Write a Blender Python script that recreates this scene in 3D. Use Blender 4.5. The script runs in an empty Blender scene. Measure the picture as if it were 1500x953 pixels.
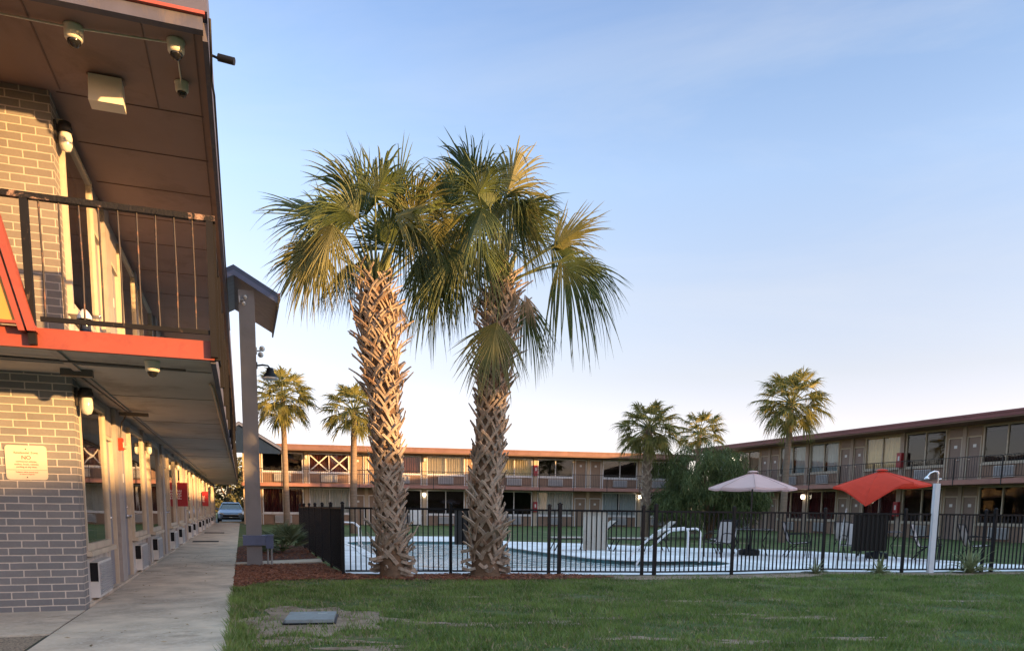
import bpy, bmesh, math, random
import numpy as np
from mathutils import Vector, Matrix
R = random.Random(7)
rad = math.radians
scene = bpy.context.scene
COL = scene.collection
# ------------------------------------------------------------------ materials
MATS = {}
def newmat(name):
    m = bpy.data.materials.new(name); m.use_nodes = True
    nt = m.node_tree; nt.nodes.clear()
    out = nt.nodes.new('ShaderNodeOutputMaterial')
    return m, nt, out
def N(nt, t, **kw):
    n = nt.nodes.new(t)
    for k, v in kw.items():
        if k in n.inputs.keys(): n.inputs[k].default_value = v
        else: setattr(n, k, v)
    return n
def mixrgb(nt, fac, a, b, blend='MIX'):
    n = nt.nodes.new('ShaderNodeMix'); n.data_type = 'RGBA'; n.blend_type = blend
    for sock, v in ((n.inputs[0], fac), (n.inputs[6], a), (n.inputs[7], b)):
        if hasattr(v, 'is_output') or hasattr(v, 'links'): nt.links.new(v, sock)
        elif isinstance(v, (int, float)): sock.default_value = v
        else: sock.default_value = (*v, 1)
    return n.outputs[2]
def ramp(nt, fac, stops):
    n = nt.nodes.new('ShaderNodeValToRGB'); e = n.color_ramp.elements
    while len(e) < len(stops): e.new(.5)
    for el, (p, c) in zip(e, stops):
        el.position = p; el.color = (c, c, c, 1) if isinstance(c, (int, float)) else (*c, 1)
    nt.links.new(fac, n.inputs[0]); return n.outputs[0]
def noise(nt, vec, scale, detail=5, rough=.6, dist=0):
    n = N(nt, 'ShaderNodeTexNoise'); n.inputs['Scale'].default_value = scale
    n.inputs['Detail'].default_value = detail; n.inputs['Roughness'].default_value = rough
    n.inputs['Distortion'].default_value = dist
    nt.links.new(vec, n.inputs['Vector']); return n.outputs['Fac']
def bumpn(nt, h, strength, dist):
    b = N(nt, 'ShaderNodeBump'); b.inputs['Strength'].default_value = strength; b.inputs['Distance'].default_value = dist
    nt.links.new(h, b.inputs['Height']); return b.outputs['Normal']
def sc(c, k): return tuple(min(1, x*k) for x in c)
def M(name, col, rough=.6, var=.18, scale=6, metal=0, bump=0., dirt=None, dirt_amt=.5, dirt_scale=2.5, spec=.5, translucent=0, stretch=None, alt=None, dirt_lo=.52):
    if name in MATS: return MATS[name]
    m, nt, out = newmat(name)
    tc = N(nt, 'ShaderNodeTexCoord'); v = tc.outputs['Object']
    if stretch:
        mp = N(nt, 'ShaderNodeMapping'); mp.inputs['Scale'].default_value = stretch
        nt.links.new(v, mp.inputs['Vector']); v = mp.outputs['Vector']
    nz = noise(nt, v, scale)
    c = ramp(nt, nz, [(.25, sc(col, 1-var)), (.75, sc(alt if alt else col, 1+var))])
    if dirt:
        d = noise(nt, v, dirt_scale, 8, .7, .4)
        f = ramp(nt, d, [(dirt_lo, 0.), (dirt_lo+.12, dirt_amt)])
        c = mixrgb(nt, f, c, dirt)
    p = N(nt, 'ShaderNodeBsdfPrincipled'); p.inputs['Roughness'].default_value = rough
    p.inputs['Metallic'].default_value = metal; p.inputs['Specular IOR Level'].default_value = spec
    nt.links.new(c, p.inputs['Base Color'])
    if bump:
        nt.links.new(bumpn(nt, noise(nt, v, scale*6, 6), bump, .02), p.inputs['Normal'])
    sh = p.outputs[0]
    if translucent:
        t = N(nt, 'ShaderNodeBsdfTranslucent'); nt.links.new(c, t.inputs['Color'])
        mx = N(nt, 'ShaderNodeMixShader'); mx.inputs[0].default_value = translucent
        nt.links.new(sh, mx.inputs[1]); nt.links.new(t.outputs[0], mx.inputs[2]); sh = mx.outputs[0]
    nt.links.new(sh, out.inputs[0]); MATS[name] = m; return m
def brick_mat(name, c1, c2, mortar):
    m, nt, out = newmat(name)
    uv = N(nt, 'ShaderNodeTexCoord').outputs['UV']
    b = N(nt, 'ShaderNodeTexBrick'); b.offset = .5
    b.inputs['Scale'].default_value = 1; b.inputs['Brick Width'].default_value = .262
    b.inputs['Row Height'].default_value = .0815; b.inputs['Mortar Size'].default_value = .0075
    b.inputs['Mortar Smooth'].default_value = .3; b.inputs['Bias'].default_value = 0
    b.inputs['Color1'].default_value = (*c1, 1); b.inputs['Color2'].default_value = (*c2, 1); b.inputs['Mortar'].default_value = (*mortar, 1)
    nz = noise(nt, uv, 3, 6); n2 = noise(nt, uv, 40, 4)
    wob = N(nt, 'ShaderNodeVectorMath'); wob.operation = 'ADD'
    nc = N(nt, 'ShaderNodeTexNoise'); nc.inputs['Scale'].default_value = 14; nt.links.new(uv, nc.inputs['Vector'])
    ms = N(nt, 'ShaderNodeVectorMath'); ms.operation = 'SCALE'; ms.inputs['Scale'].default_value = .006
    nt.links.new(nc.outputs['Color'], ms.inputs[0]); nt.links.new(uv, wob.inputs[0]); nt.links.new(ms.outputs[0], wob.inputs[1])
    nt.links.new(wob.outputs[0], b.inputs['Vector'])
    c = mixrgb(nt, .35, b.outputs['Color'], ramp(nt, nz, [(.3, .55), (.7, 1.)]), 'MULTIPLY')
    c = mixrgb(nt, .25, c, ramp(nt, n2, [(.3, .6), (.7, 1.)]), 'MULTIPLY')
    p = N(nt, 'ShaderNodeBsdfPrincipled'); p.inputs['Roughness'].default_value = .75
    nt.links.new(c, p.inputs['Base Color'])
    hgt = N(nt, 'ShaderNodeMath'); hgt.operation = 'MULTIPLY_ADD'; hgt.inputs[1].default_value = -1; hgt.inputs[2].default_value = 1
    nt.links.new(b.outputs['Fac'], hgt.inputs[0])
    ad = N(nt, 'ShaderNodeMath'); ad.operation = 'MULTIPLY_ADD'; ad.inputs[1].default_value = .25
    nt.links.new(n2, ad.inputs[0]); nt.links.new(hgt.outputs[0], ad.inputs[2])
    nt.links.new(bumpn(nt, ad.outputs[0], .8, .008), p.inputs['Normal'])
    nt.links.new(p.outputs[0], out.inputs[0]); MATS[name] = m; return m
def glass_mat(name, tint, boost=.06, gain=1.1):
    m, nt, out = newmat(name)
    t = N(nt, 'ShaderNodeBsdfTransparent'); t.inputs[0].default_value = (*tint, 1)
    g = N(nt, 'ShaderNodeBsdfGlossy'); g.inputs['Roughness'].default_value = .015; g.inputs[0].default_value = (.95, .95, .95, 1)
    tc = N(nt, 'ShaderNodeTexCoord')
    nt.links.new(bumpn(nt, noise(nt, tc.outputs['Object'], .9, 1), .06, .05), g.inputs['Normal'])
    f = N(nt, 'ShaderNodeFresnel'); f.inputs[0].default_value = 1.5
    a = N(nt, 'ShaderNodeMath'); a.operation = 'MULTIPLY_ADD'; a.inputs[1].default_value = gain; a.inputs[2].default_value = boost; a.use_clamp = True
    nt.links.new(f.outputs[0], a.inputs[0])
    mx = N(nt, 'ShaderNodeMixShader'); nt.links.new(a.outputs[0], mx.inputs[0])
    nt.links.new(t.outputs[0], mx.inputs[1]); nt.links.new(g.outputs[0], mx.inputs[2]); nt.links.new(mx.outputs[0], out.inputs[0])
    MATS[name] = m; return m
def emit_mat(name, col, s):
    m, nt, out = newmat(name)
    e = N(nt, 'ShaderNodeEmission'); e.inputs[0].default_value = (*col, 1); e.inputs[1].default_value = s
    nt.links.new(e.outputs[0], out.inputs[0]); return m
def mottled(name, stops, scales, rough=.9, bump=.3, bscale=60, bdist=.02):
    """several noises layered: stops = [(colour, noise scale, lo, hi), ...], first one is the base colour"""
    m, nt, out = newmat(name)
    v = N(nt, 'ShaderNodeTexCoord').outputs['Object']
    c = None
    for col, s, lo, hi in stops:
        if c is None:
            c = ramp(nt, noise(nt, v, s, 6), [(lo, sc(col, .75)), (hi, sc(col, 1.25))])
        else:
            c = mixrgb(nt, ramp(nt, noise(nt, v, s, 7, .65, .3), [(lo, 0.), (hi, 1.)]), c, col)
    p = N(nt, 'ShaderNodeBsdfPrincipled'); p.inputs['Roughness'].default_value = rough; p.inputs['Specular IOR Level'].default_value = .3
    nt.links.new(c, p.inputs['Base Color'])
    nt.links.new(bumpn(nt, noise(nt, v, bscale, 6, .7), bump, bdist), p.inputs['Normal'])
    nt.links.new(p.outputs[0], out.inputs[0]); MATS[name] = m; return m

grass_m = mottled('grass_ground', [((.065, .10, .026), 3, .3, .7), ((.12, .125, .045), 1.1, .50, .68), ((.24, .18, .12), .8, .57, .66)], 0, bump=.6, bscale=70)
blade_m = M('grass_blade', (.088, .185, .028), .55, .5, 1.6, translucent=.35, alt=(.17, .235, .055))
sand_m = mottled('sandy_soil', [((.28, .21, .15), 5, .3, .7), ((.16, .11, .07), 3, .5, .65), ((.38, .32, .25), 9, .58, .7)], 0, bump=.6, bscale=50)
mulch_m = mottled('mulch_floor', [((.085, .032, .018), 12, .3, .7), ((.05, .022, .014), 30, .5, .6)], 0, bump=1, bscale=60)
chip_m = M('mulch_chip', (.15, .052, .026), .9, .55, 9, alt=(.24, .095, .05))
conc_m = mottled('walk_concrete', [((.54, .445, .34), 2, .3, .7), ((.33, .275, .22), 1.3, .48, .72), ((.60, .53, .44), 25, .5, .75), ((.17, .135, .10), .9, .60, .76)], 0, .85, .25, 90, .01)
gap_m = M('joint_dirt', (.045, .04, .03), .95)
deck_m = mottled('deck_paint', [((.78, .79, .80), 1, .3, .7), ((.66, .66, .66), 2.2, .55, .75)], 0, .6, .15, 60, .01)
road_m = mottled('asphalt', [((.06, .06, .062), 3, .3, .7), ((.1, .1, .1), 40, .5, .7)], 0)
gravel_m = mottled('gravel', [((.36, .28, .2), 30, .3, .7), ((.12, .09, .07), 45, .5, .6)], 0, bump=1, bscale=60)
tile_m = M('pool_tile', (.07, .17, .19), .25, .25, 10)
poolfloor_m = M('pool_floor', (.66, .76, .77), .6)
brick_m = brick_mat('painted_brick', (.20, .195, .195), (.25, .235, .225), (.66, .57, .48))
brick_up = brick_mat('tan_brick', (.20, .18, .165), (.25, .225, .20), (.56, .49, .41))
soffit_m = M('soffit_board', (.25, .165, .14), .7, .1, 1.2, dirt=(.16, .10, .08), dirt_amt=.6, dirt_scale=1.1)
ceil_m = M('ceiling_board', (.47, .43, .38), .7, .1, 1.2, dirt=(.30, .26, .21), dirt_amt=.75, dirt_scale=1.1)
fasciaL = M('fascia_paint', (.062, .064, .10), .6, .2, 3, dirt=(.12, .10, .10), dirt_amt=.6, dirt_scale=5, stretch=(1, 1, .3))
red_trim = M('red_trim', (.30, .06, .045), .55, .2, 4)
orange_m = M('orange_paint', (.28, .056, .030), .5, .12, 3, dirt=(.19, .035, .02), dirt_amt=.5, dirt_scale=6)
yellow_m = M('yellow_paint', (.50, .25, .05), .6, .1, 2)
rust_m = M('worn_black_rail', (.008, .0075, .008), .6, .3, 8, spec=.2, dirt=(.20, .13, .085), dirt_amt=.9, dirt_scale=9, stretch=(1, 1, .35), dirt_lo=.60)
rustbar_m = M('rusty_baluster', (.03, .022, .018), .6, .3, 8, dirt=(.22, .095, .045), dirt_amt=.9, dirt_scale=9, dirt_lo=.55)
toprail_m = M('peeling_top_rail', (.010, .009, .009), .6, .3, 8, spec=.2, dirt=(.44, .28, .20), dirt_amt=1., dirt_scale=4.5, bump=.5, dirt_lo=.55)
black_m = M('black_metal', (.007, .007, .009), .5, .2, 8, spec=.25)
blackrail_m = M('black_rail', (.016, .014, .014), .5, .2, 8)
cream_m = M('cream_trim', (.50, .43, .33), .55, .12, 4, dirt=(.4, .33, .25), dirt_amt=.4)
white_m = M('white_paint', (.72, .71, .69), .5, .08, 4, dirt=(.5, .47, .42), dirt_amt=.5)
panelL_m = M('grey_panel', (.50, .48, .45), .6, .1, 2, dirt=(.27, .25, .22), dirt_amt=.6, dirt_scale=2.2, stretch=(1, 1, .4))
pilL_m = M('grey_pilaster', (.33, .30, .28), .6, .12, 3, dirt=(.22, .19, .17), dirt_amt=.5)
doorL_m = M('slate_door', (.20, .21, .25), .45, .1, 3)
doorB_m = M('tan_door', (.27, .185, .125), .5, .1, 3)
doorR_m = M('brown_door', (.235, .165, .13), .5, .1, 3)
panelB_m = M('brown_panel', (.26, .165, .11), .6, .12, 3)
pilB_m = M('cream_pilaster', (.52, .41, .29), .6, .1, 3)
pilR_m = M('taupe_pilaster', (.36, .28, .22), .6, .1, 3)
wallB_m = M('tan_wall', (.38, .27, .18), .65, .1, 2)
slabB_m = M('pink_slab', (.34, .16, .125), .6, .15, 2, dirt=(.22, .10, .08), dirt_amt=.5)
roofB_m = M('rust_fascia', (.215, .115, .09), .55, .2, 1.2, dirt=(.16, .075, .055), dirt_amt=.7, dirt_scale=.7)
roofR_m = M('maroon_fascia', (.17, .042, .042), .5, .15, 1.2, dirt=(.1, .03, .03), dirt_amt=.5, dirt_scale=.7)
rooftop_m = M('roof_gravel', (.25, .22, .2), .9)
soffB_m = M('brown_soffit', (.20, .12, .085), .7, .1, 2)
ac_m = M('ac_case', (.60, .59, .56), .5, .1, 5, dirt=(.38, .35, .3), dirt_amt=.5)
acg_m = M('ac_grille', (.36, .36, .36), .5, .15, 5)
dark_m = M('dark_room', (.02, .017, .015), .9)  # near-black room backs: the gloom of unlit rooms is put into the colour
glassL = glass_mat('window_glass', (.75, .75, .75), .04, 1.35)
glassB = glass_mat('tinted_glass', (.90, .89, .88), .0, .85)
cur_cream = M('cream_curtain', (.86, .74, .46), .9, .1, 3)
cur_white = M('white_curtain', (.62, .63, .58), .9, .1, 3)
cur_grey = M('blue_grey_curtain', (.46, .54, .55), .9, .1, 3)
cur_red = M('dark_red_curtain', (.075, .010, .012), .9, .2, 3)
cur_brick = M('red_board', (.26, .075, .055), .8, .25, 1.5)
cur_tan = M('tan_curtain', (.40, .33, .24), .9, .1, 3)
col_m = M('column_paint', (.215, .205, .205), .6, .1, 2, dirt=(.17, .16, .155), dirt_amt=.5)
blue_m = M('slate_blue_paint', (.10, .125, .21), .5, .15, 4)
navy_m = M('navy_trim', (.055, .075, .13), .5, .15, 4)
steel_m = M('galvanised_pipe', (.42, .42, .42), .4, .15, 8, metal=.6)
camw_m = M('camera_shell', (.70, .64, .52), .4, .05, 5)
dome_m = M('dome_glass', (.012, .012, .014), .08, .1, 5)
lampglass_m = M('lamp_glass', (.62, .60, .52), .15, .05, 5)
lampdark_m = M('lamp_bracket', (.03, .027, .025), .5)
red_m = M('red_enamel', (.34, .02, .028), .35, .08, 4)
redbell_m = M('red_alarm', (.50, .035, .015), .4, .08, 4)
ink_m = M('dark_ink', (.16, .11, .08), .7, .05)
inkred_m = M('red_ink', (.40, .05, .04), .7, .05)
sign_m = M('cream_sign', (.70, .58, .42), .5, .05, 3)
chrome_m = M('chrome', (.75, .76, .78), .18, .05, 5, metal=.9)
whitetube_m = M('white_tube', (.82, .82, .84), .3, .05, 5)
pink_m = M('faded_pink_canvas', (.70, .49, .46), .85, .06, 3, translucent=.25)
redcan_m = M('red_canvas', (.76, .062, .028), .8, .08, 3, translucent=.3)
mesh_m = M('grey_sling', (.44, .40, .38), .8, .08, 6)
tan_m = M('tan_sling', (.46, .42, .36), .8, .08, 6)
bark_m = M('palm_bark', (.17, .105, .062), .9, .4, 7, bump=.8, stretch=(1, 1, 3))
barkfar_m = M('far_palm_bark', (.21, .155, .11), .9, .25, 3, bump=.6, stretch=(1, 1, 6))
boot_m = M('leaf_base', (.32, .235, .165), .85, .38, 4, bump=.6, dirt=(.19, .10, .055), dirt_amt=.8, dirt_scale=3.5, alt=(.40, .33, .26))
frond_m = M('frond_green', (.055, .088, .026), .55, .4, 2.5, translucent=.25, alt=(.095, .125, .034))
frond_y = M('frond_yellow', (.105, .125, .036), .6, .3, 2.5, translucent=.25, alt=(.17, .16, .05))
dead_m = M('dead_frond', (.20, .135, .075), .8, .35, 4, alt=(.30, .22, .13))
frondfar_m = M('far_frond', (.085, .115, .03), .6, .35, 2, translucent=.3, alt=(.25, .23, .06))
petiole_m = M('petiole', (.11, .13, .045), .5, .25, 5)
bush_m = M('weeping_leaf', (.055, .095, .028), .7, .45, 2.5, translucent=.3, alt=(.125, .16, .055))
fartree_m = M('far_leaf', (.075, .085, .03), .7, .5, 1.0, translucent=.2, alt=(.12, .115, .045))
hedge_m = M('hedge_leaf', (.02, .035, .015), .7, .4, 2)
aloe_m = M('strap_leaf', (.15, .20, .075), .5, .4, 5, translucent=.2, alt=(.34, .36, .20))
palmetto_m = M('palmetto_leaf', (.085, .125, .055), .5, .3, 4, translucent=.2, alt=(.17, .20, .10))
carpaint_m = M('car_paint', (.20, .26, .36), .25, .05, 4, metal=.4)
carglass_m = M('car_glass', (.03, .04, .05), .08)
tyre_m = M('tyre', (.02, .02, .02), .8)
lid_m = M('lid_plastic', (.21, .24, .245), .6, .12, 9, dirt=(.14, .14, .13), dirt_amt=.6, dirt_scale=6, bump=.3)
boardw_m = M('white_board', (.86, .85, .79), .6, .06, 2, dirt=(.55, .51, .43), dirt_amt=.6, dirt_scale=3)
boardb_m = M('black_board', (.01, .01, .011), .5)
boardg_m = M('grey_board', (.10, .10, .105), .5)
mat_m = M('door_mat', (.03, .028, .026), .95)
lit_m = emit_mat('lamp_light', (1, .88, .66), 1.6)

# ------------------------------------------------------------------ mesh helpers
class MB:
    def __init__(s): s.v = []; s.f = []; s.sm = []
    def add(s, vs, fs, smooth=False):
        o = len(s.v); s.v += [tuple(v) for v in vs]; s.f += [tuple(o+i for i in f) for f in fs]; s.sm += [smooth]*len(fs)
    def box(s, x0, x1, y0, y1, z0, z1):
        x0, x1 = min(x0, x1), max(x0, x1); y0, y1 = min(y0, y1), max(y0, y1); z0, z1 = min(z0, z1), max(z0, z1)
        s.add([(x0,y0,z0),(x1,y0,z0),(x1,y1,z0),(x0,y1,z0),(x0,y0,z1),(x1,y0,z1),(x1,y1,z1),(x0,y1,z1)],
              [(0,3,2,1),(4,5,6,7),(0,1,5,4),(1,2,6,5),(2,3,7,6),(3,0,4,7)])
    def bar(s, a, b, w, h, up=(0,0,1)):
        a = Vector(a); b = Vector(b); d = (b-a).normalized(); u = Vector(up)
        x = d.cross(u)
        if x.length < 1e-4: x = d.cross(Vector((0,1,0)))
        x.normalize(); y = x.cross(d)
        q = []
        for p in (a, b):
            for sx, sy in ((-1,-1),(1,-1),(1,1),(-1,1)): q.append(p+x*sx*w/2+y*sy*h/2)
        s.add(q, [(0,1,2,3),(7,6,5,4),(0,4,5,1),(1,5,6,2),(2,6,7,3),(3,7,4,0)])
    def tube(s, pts, r, n=8, smooth=True, caps=True):
        pts = [Vector(p) for p in pts]; rs = r if isinstance(r, (list, tuple)) else [r]*len(pts)
        q = []; ref = None
        for i, p in enumerate(pts):
            d = (pts[min(i+1, len(pts)-1)]-pts[max(i-1, 0)]).normalized()
            if ref is None: ref = d.orthogonal().normalized()
            ref = (ref-d*ref.dot(d)).normalized(); b = d.cross(ref)
            for k in range(n):
                a = 2*math.pi*k/n; q.append(p+(ref*math.cos(a)+b*math.sin(a))*rs[i])
        f = []
        for i in range(len(pts)-1):
            for k in range(n): f.append((i*n+k, i*n+(k+1)%n, (i+1)*n+(k+1)%n, (i+1)*n+k))
        s.add(q, f, smooth)
        if caps: s.add(q[:n], [tuple(reversed(range(n)))]); s.add(q[-n:], [tuple(range(n))])
    def lathe(s, prof, c=(0,0,0), n=20, smooth=True, squash=1):
        q = []; f = []
        for r, z in prof:
            for k in range(n):
                a = 2*math.pi*k/n; q.append((c[0]+r*math.cos(a), c[1]+r*math.sin(a)*squash, c[2]+z))
        for i in range(len(prof)-1):
            for k in range(n): f.append((i*n+k, i*n+(k+1)%n, (i+1)*n+(k+1)%n, (i+1)*n+k))
        s.add(q, f, smooth)
    def prism(s, poly, fn, d0, d1):
        """poly 2-D outline (counter-clockwise), fn(u, v, depth) -> point"""
        n = len(poly); q = [fn(u, v, d0) for u, v in poly]+[fn(u, v, d1) for u, v in poly]
        f = [tuple(reversed(range(n))), tuple(range(n, 2*n))]+[(i, (i+1)%n, n+(i+1)%n, n+i) for i in range(n)]
        s.add(q, f)
    def build(s, name, mat, parent=None, loc=(0,0,0), rotz=0, **tags):
        me = bpy.data.meshes.new(name); me.from_pydata(s.v, [], s.f)
        me.polygons.foreach_set('use_smooth', s.sm)
        uv = me.uv_layers.new(name='UVMap')
        if len(s.v) < 4000:
            for p in me.polygons:
                nx, ny, nz = (abs(c) for c in p.normal)
                for li in p.loop_indices:
                    co = me.vertices[me.loops[li].vertex_index].co
                    uv.data[li].uv = (co.y, co.z) if nx > ny and nx > nz else ((co.x, co.z) if ny > nz else (co.x, co.y))
        me.materials.append(mat)
        return link(name, me, parent, loc, rotz, **tags)
def fix_normals(me):
    bm = bmesh.new(); bm.from_mesh(me); bmesh.ops.recalc_face_normals(bm, faces=bm.faces); bm.to_mesh(me); bm.free()
def link(name, me, parent=None, loc=(0,0,0), rotz=0, **tags):
    o = bpy.data.objects.new(name, me); COL.objects.link(o)
    o.location = loc; o.rotation_euler = (0, 0, rotz)
    if parent: o.parent = parent
    for k, v in tags.items(): o[k] = v
    return o
def thing(name, label, cat, loc=(0,0,0), rotz=0, group=None):
    o = link(name, None, None, loc, rotz, label=label, category=cat); o.empty_display_size = .2
    if group: o['group'] = group
    return o
def kids(o): return [c for c in bpy.data.objects if c.parent == o]
def dup(o, loc=None, rotz=None, label=None, parent=None, scale=None):
    c = o.copy(); COL.objects.link(c)
    if parent: c.parent = parent
    for k in kids(o): dup(k, parent=c)
    if loc is not None: c.location = loc
    if rotz is not None: c.rotation_euler = (0, 0, rotz)
    if scale: c.scale = (scale,)*3
    if label: c['label'] = label
    return c
def sheet(name, outer, mat, z=0, holes=(), parent=None, **tags):
    bm = bmesh.new(); edges = []
    for loop in (outer, *holes):
        vs = [bm.verts.new((x, y, z)) for x, y in loop]
        for i in range(len(vs)): edges.append(bm.edges.new((vs[i], vs[(i+1) % len(vs)])))
    bmesh.ops.triangle_fill(bm, use_beauty=True, use_dissolve=False, edges=edges, normal=(0,0,1))
    for f in bm.faces:
        f.normal_update()
        if f.normal.z < 0: f.normal_flip()
    me = bpy.data.meshes.new(name); bm.to_mesh(me); bm.free(); me.materials.append(mat)
    return link(name, me, parent, **tags)
def smoothloop(pts, k=6):
    out = []; n = len(pts)
    for i in range(n):
        p0, p1, p2, p3 = (Vector(pts[(i+j-1) % n]) for j in range(4))
        for s in range(k):
            t = s/k
            out.append(tuple(.5*((2*p1)+(-p0+p2)*t+(2*p0-5*p1+4*p2-p3)*t*t+(-p0+3*p1-3*p2+p3)*t**3)))
    return out
def inpoly(x, y, poly):
    c = False; n = len(poly); j = n-1
    for i in range(n):
        xi, yi = poly[i]; xj, yj = poly[j]
        if (yi > y) != (yj > y) and x < (xj-xi)*(y-yi)/(yj-yi)+xi: c = not c
        j = i
    return c
def text_mesh(name, body, size, mat, parent, loc, rot, thick=.001, align='CENTER', **tags):
    cu = bpy.data.curves.new('txt', 'FONT'); cu.body = body; cu.size = size; cu.align_x = align; cu.extrude = thick
    tmp = bpy.data.objects.new('txt', cu); COL.objects.link(tmp)
    me = bpy.data.meshes.new_from_object(tmp.evaluated_get(bpy.context.evaluated_depsgraph_get()))
    bpy.data.objects.remove(tmp); bpy.data.curves.remove(cu)
    me.materials.clear(); me.materials.append(mat)
    o = link(name, me, parent, loc, **tags); o.rotation_euler = rot; return o

# ------------------------------------------------------------------ camera
CAMH = 1.22; PSI = rad(19.723); TH = rad(7.289)
cam = bpy.data.cameras.new('camera'); cam.sensor_width = 36; cam.lens = 26.4; cam.shift_y = .2724; cam.clip_end = 3000
co = bpy.data.objects.new('camera', cam); COL.objects.link(co)
co.matrix_world = Matrix.Translation((0,0,CAMH)) @ Matrix.Rotation(-PSI, 4, 'Z') @ Matrix.Rotation(math.pi/2-TH, 4, 'X') @ Matrix.Rotation(.011, 4, 'Z')
scene.camera = co
RIGHT = Vector((math.cos(PSI), -math.sin(PSI), 0)); FWD = Vector((math.sin(PSI), math.cos(PSI), 0)); UP = Vector((0,0,1))

# ------------------------------------------------------------------ light and sky
SUN_EL = rad(5.0); SUN_DIR = Vector((.707, -.707, math.tan(SUN_EL))).normalized()
sl = bpy.data.lights.new('sun', 'SUN'); sl.energy = 2.8; sl.angle = rad(.6); sl.color = (1, .55, .20)
so = bpy.data.objects.new('sun', sl); COL.objects.link(so); so.rotation_euler = SUN_DIR.to_track_quat('Z', 'Y').to_euler()
w = bpy.data.worlds.new('World'); scene.world = w; w.use_nodes = True
nt = w.node_tree; nt.nodes.clear()
wo = nt.nodes.new('ShaderNodeOutputWorld'); bg = nt.nodes.new('ShaderNodeBackground')
sky = nt.nodes.new('ShaderNodeTexSky'); sky.sky_type = 'NISHITA'; sky.sun_disc = False
sky.sun_elevation = SUN_EL; sky.sun_rotation = math.atan2(SUN_DIR.x, SUN_DIR.y); sky.air_density = 1.0; sky.dust_density = .6; sky.ozone_density = 1.5
bg.inputs[1].default_value = .15
tcw = nt.nodes.new('ShaderNodeTexCoord'); sxyz = nt.nodes.new('ShaderNodeSeparateXYZ'); nt.links.new(tcw.outputs['Generated'], sxyz.inputs[0])
tint = ramp(nt, sxyz.outputs[2], [(0, (.74,.80,1.65)), (.05, (.76,.70,1.2)), (.113, (.82,.625,.80)), (.165, (.82,.615,.69)), (.26, (.93,.71,.75)), (.375, (.96,.82,.90)), (.46, (.86,.78,.89)), (.545, (.73,.70,.87)), (.67, (1.5,1.3,1.2)), (.82, (3.0,2.5,2.1))])
mpw = N(nt, 'ShaderNodeMapping'); mpw.inputs['Scale'].default_value = (1.2, 1.2, 6); mpw.inputs['Rotation'].default_value = (.15, .1, .4); nt.links.new(tcw.outputs['Generated'], mpw.inputs['Vector'])
cirr = ramp(nt, noise(nt, mpw.outputs['Vector'], 1.6, 6, .6, .5), [(.35, .985), (.72, 1.0)])
skyc = mixrgb(nt, 1, mixrgb(nt, 1, sky.outputs[0], tint, 'MULTIPLY'), cirr, 'MULTIPLY')
hz = ramp(nt, noise(nt, mpw.outputs['Vector'], 1.1, 7, .62, .7), [(.46, 0.), (.74, .22)])
skyc = mixrgb(nt, hz, skyc, (1.25, 1.27, 1.32))
nt.links.new(skyc, bg.inputs[0]); nt.links.new(bg.outputs[0], wo.inputs[0])
vs = scene.view_settings; vs.view_transform = 'Standard'; vs.look = 'None'; vs.exposure = 2.27; vs.gamma = 1

# ------------------------------------------------------------------ ground, pool, paths
pool = smoothloop([(3.45, 26.4), (5.6, 26.6), (7.7, 25.9), (7.75, 22.2), (7.95, 18.5), (8.15, 16.6), (8.9, 15.9), (10.0, 15.75), (10.7, 15.3), (10.3, 14.3), (8.5, 13.7), (5.5, 14.1), (3.3, 14.9), (3.1, 18.5), (3.3, 22.5)], 5)
def grow(poly, d):
    cx = sum(p[0] for p in poly)/len(poly); cy = sum(p[1] for p in poly)/len(poly)
    return [(x+(x-cx)/math.hypot(x-cx, y-cy)*d, y+(y-cy)/math.hypot(x-cx, y-cy)*d) for x, y in poly]
poolwide = grow(pool, .14)
sheet('ground', [(-400,-300),(500,-300),(500,700),(-400,700)], grass_m, 0, [poolwide], kind='structure')
FP = [(1.70,13.81),(3.59,13.39),(5.33,12.88),(5.52,12.83),(7.03,12.42),(7.26,12.36),(8.84,12.16),(11.1,12.26),(12.67,11.75),(14.58,11.5),(14.80,11.46),(17.2,11.1),(19.4,10.8)]
deck_out = [(1.78,13.85),(3.6,13.42),(5.4,12.92),(7.3,12.4),(8.9,12.2),(11.1,12.3),(12.7,11.8),(15.7,11.45),(19.2,11.0),(19.6,12.0),(17.4,13.2),(17.1,15.1),(17.0,17.5),(16.5,19.1),(15.4,20.3),(13.3,21.6),(11.6,24.4),(9.3,26.4),(9.3,31.0),(7.0,31.5),(4.4,31.5),(2.2,29.5),(1.78,24)]
sheet('pool_deck', deck_out, deck_m, .012, [pool], kind='structure')
mb = MB()
n = len(pool)
for i in range(n):
    a = pool[i]; b = pool[(i+1) % n]
    mb.add([(a[0],a[1],.012),(b[0],b[1],.012),(b[0],b[1],-.9),(a[0],a[1],-.9)], [(0,1,2,3)])
mb.build('pool_wall', tile_m, kind='structure')
sheet('pool_floor', grow(pool, .02), poolfloor_m, -.9, kind='structure')
m, nt2, out = newmat('water')
tcv = N(nt2, 'ShaderNodeTexCoord').outputs['Object']
p = N(nt2, 'ShaderNodeBsdfPrincipled'); p.inputs['Base Color'].default_value = (.60, .70, .71, 1); p.inputs['Roughness'].default_value = .02
p.inputs['IOR'].default_value = 1.33; p.inputs['Transmission Weight'].default_value = .25
nt2.links.new(bumpn(nt2, noise(nt2, tcv, 2.2, 3, .5, .8), 1, .10), p.inputs['Normal']); nt2.links.new(p.outputs[0], out.inputs[0])
sheet('pool_water', pool, m, -.075, kind='structure')
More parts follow.
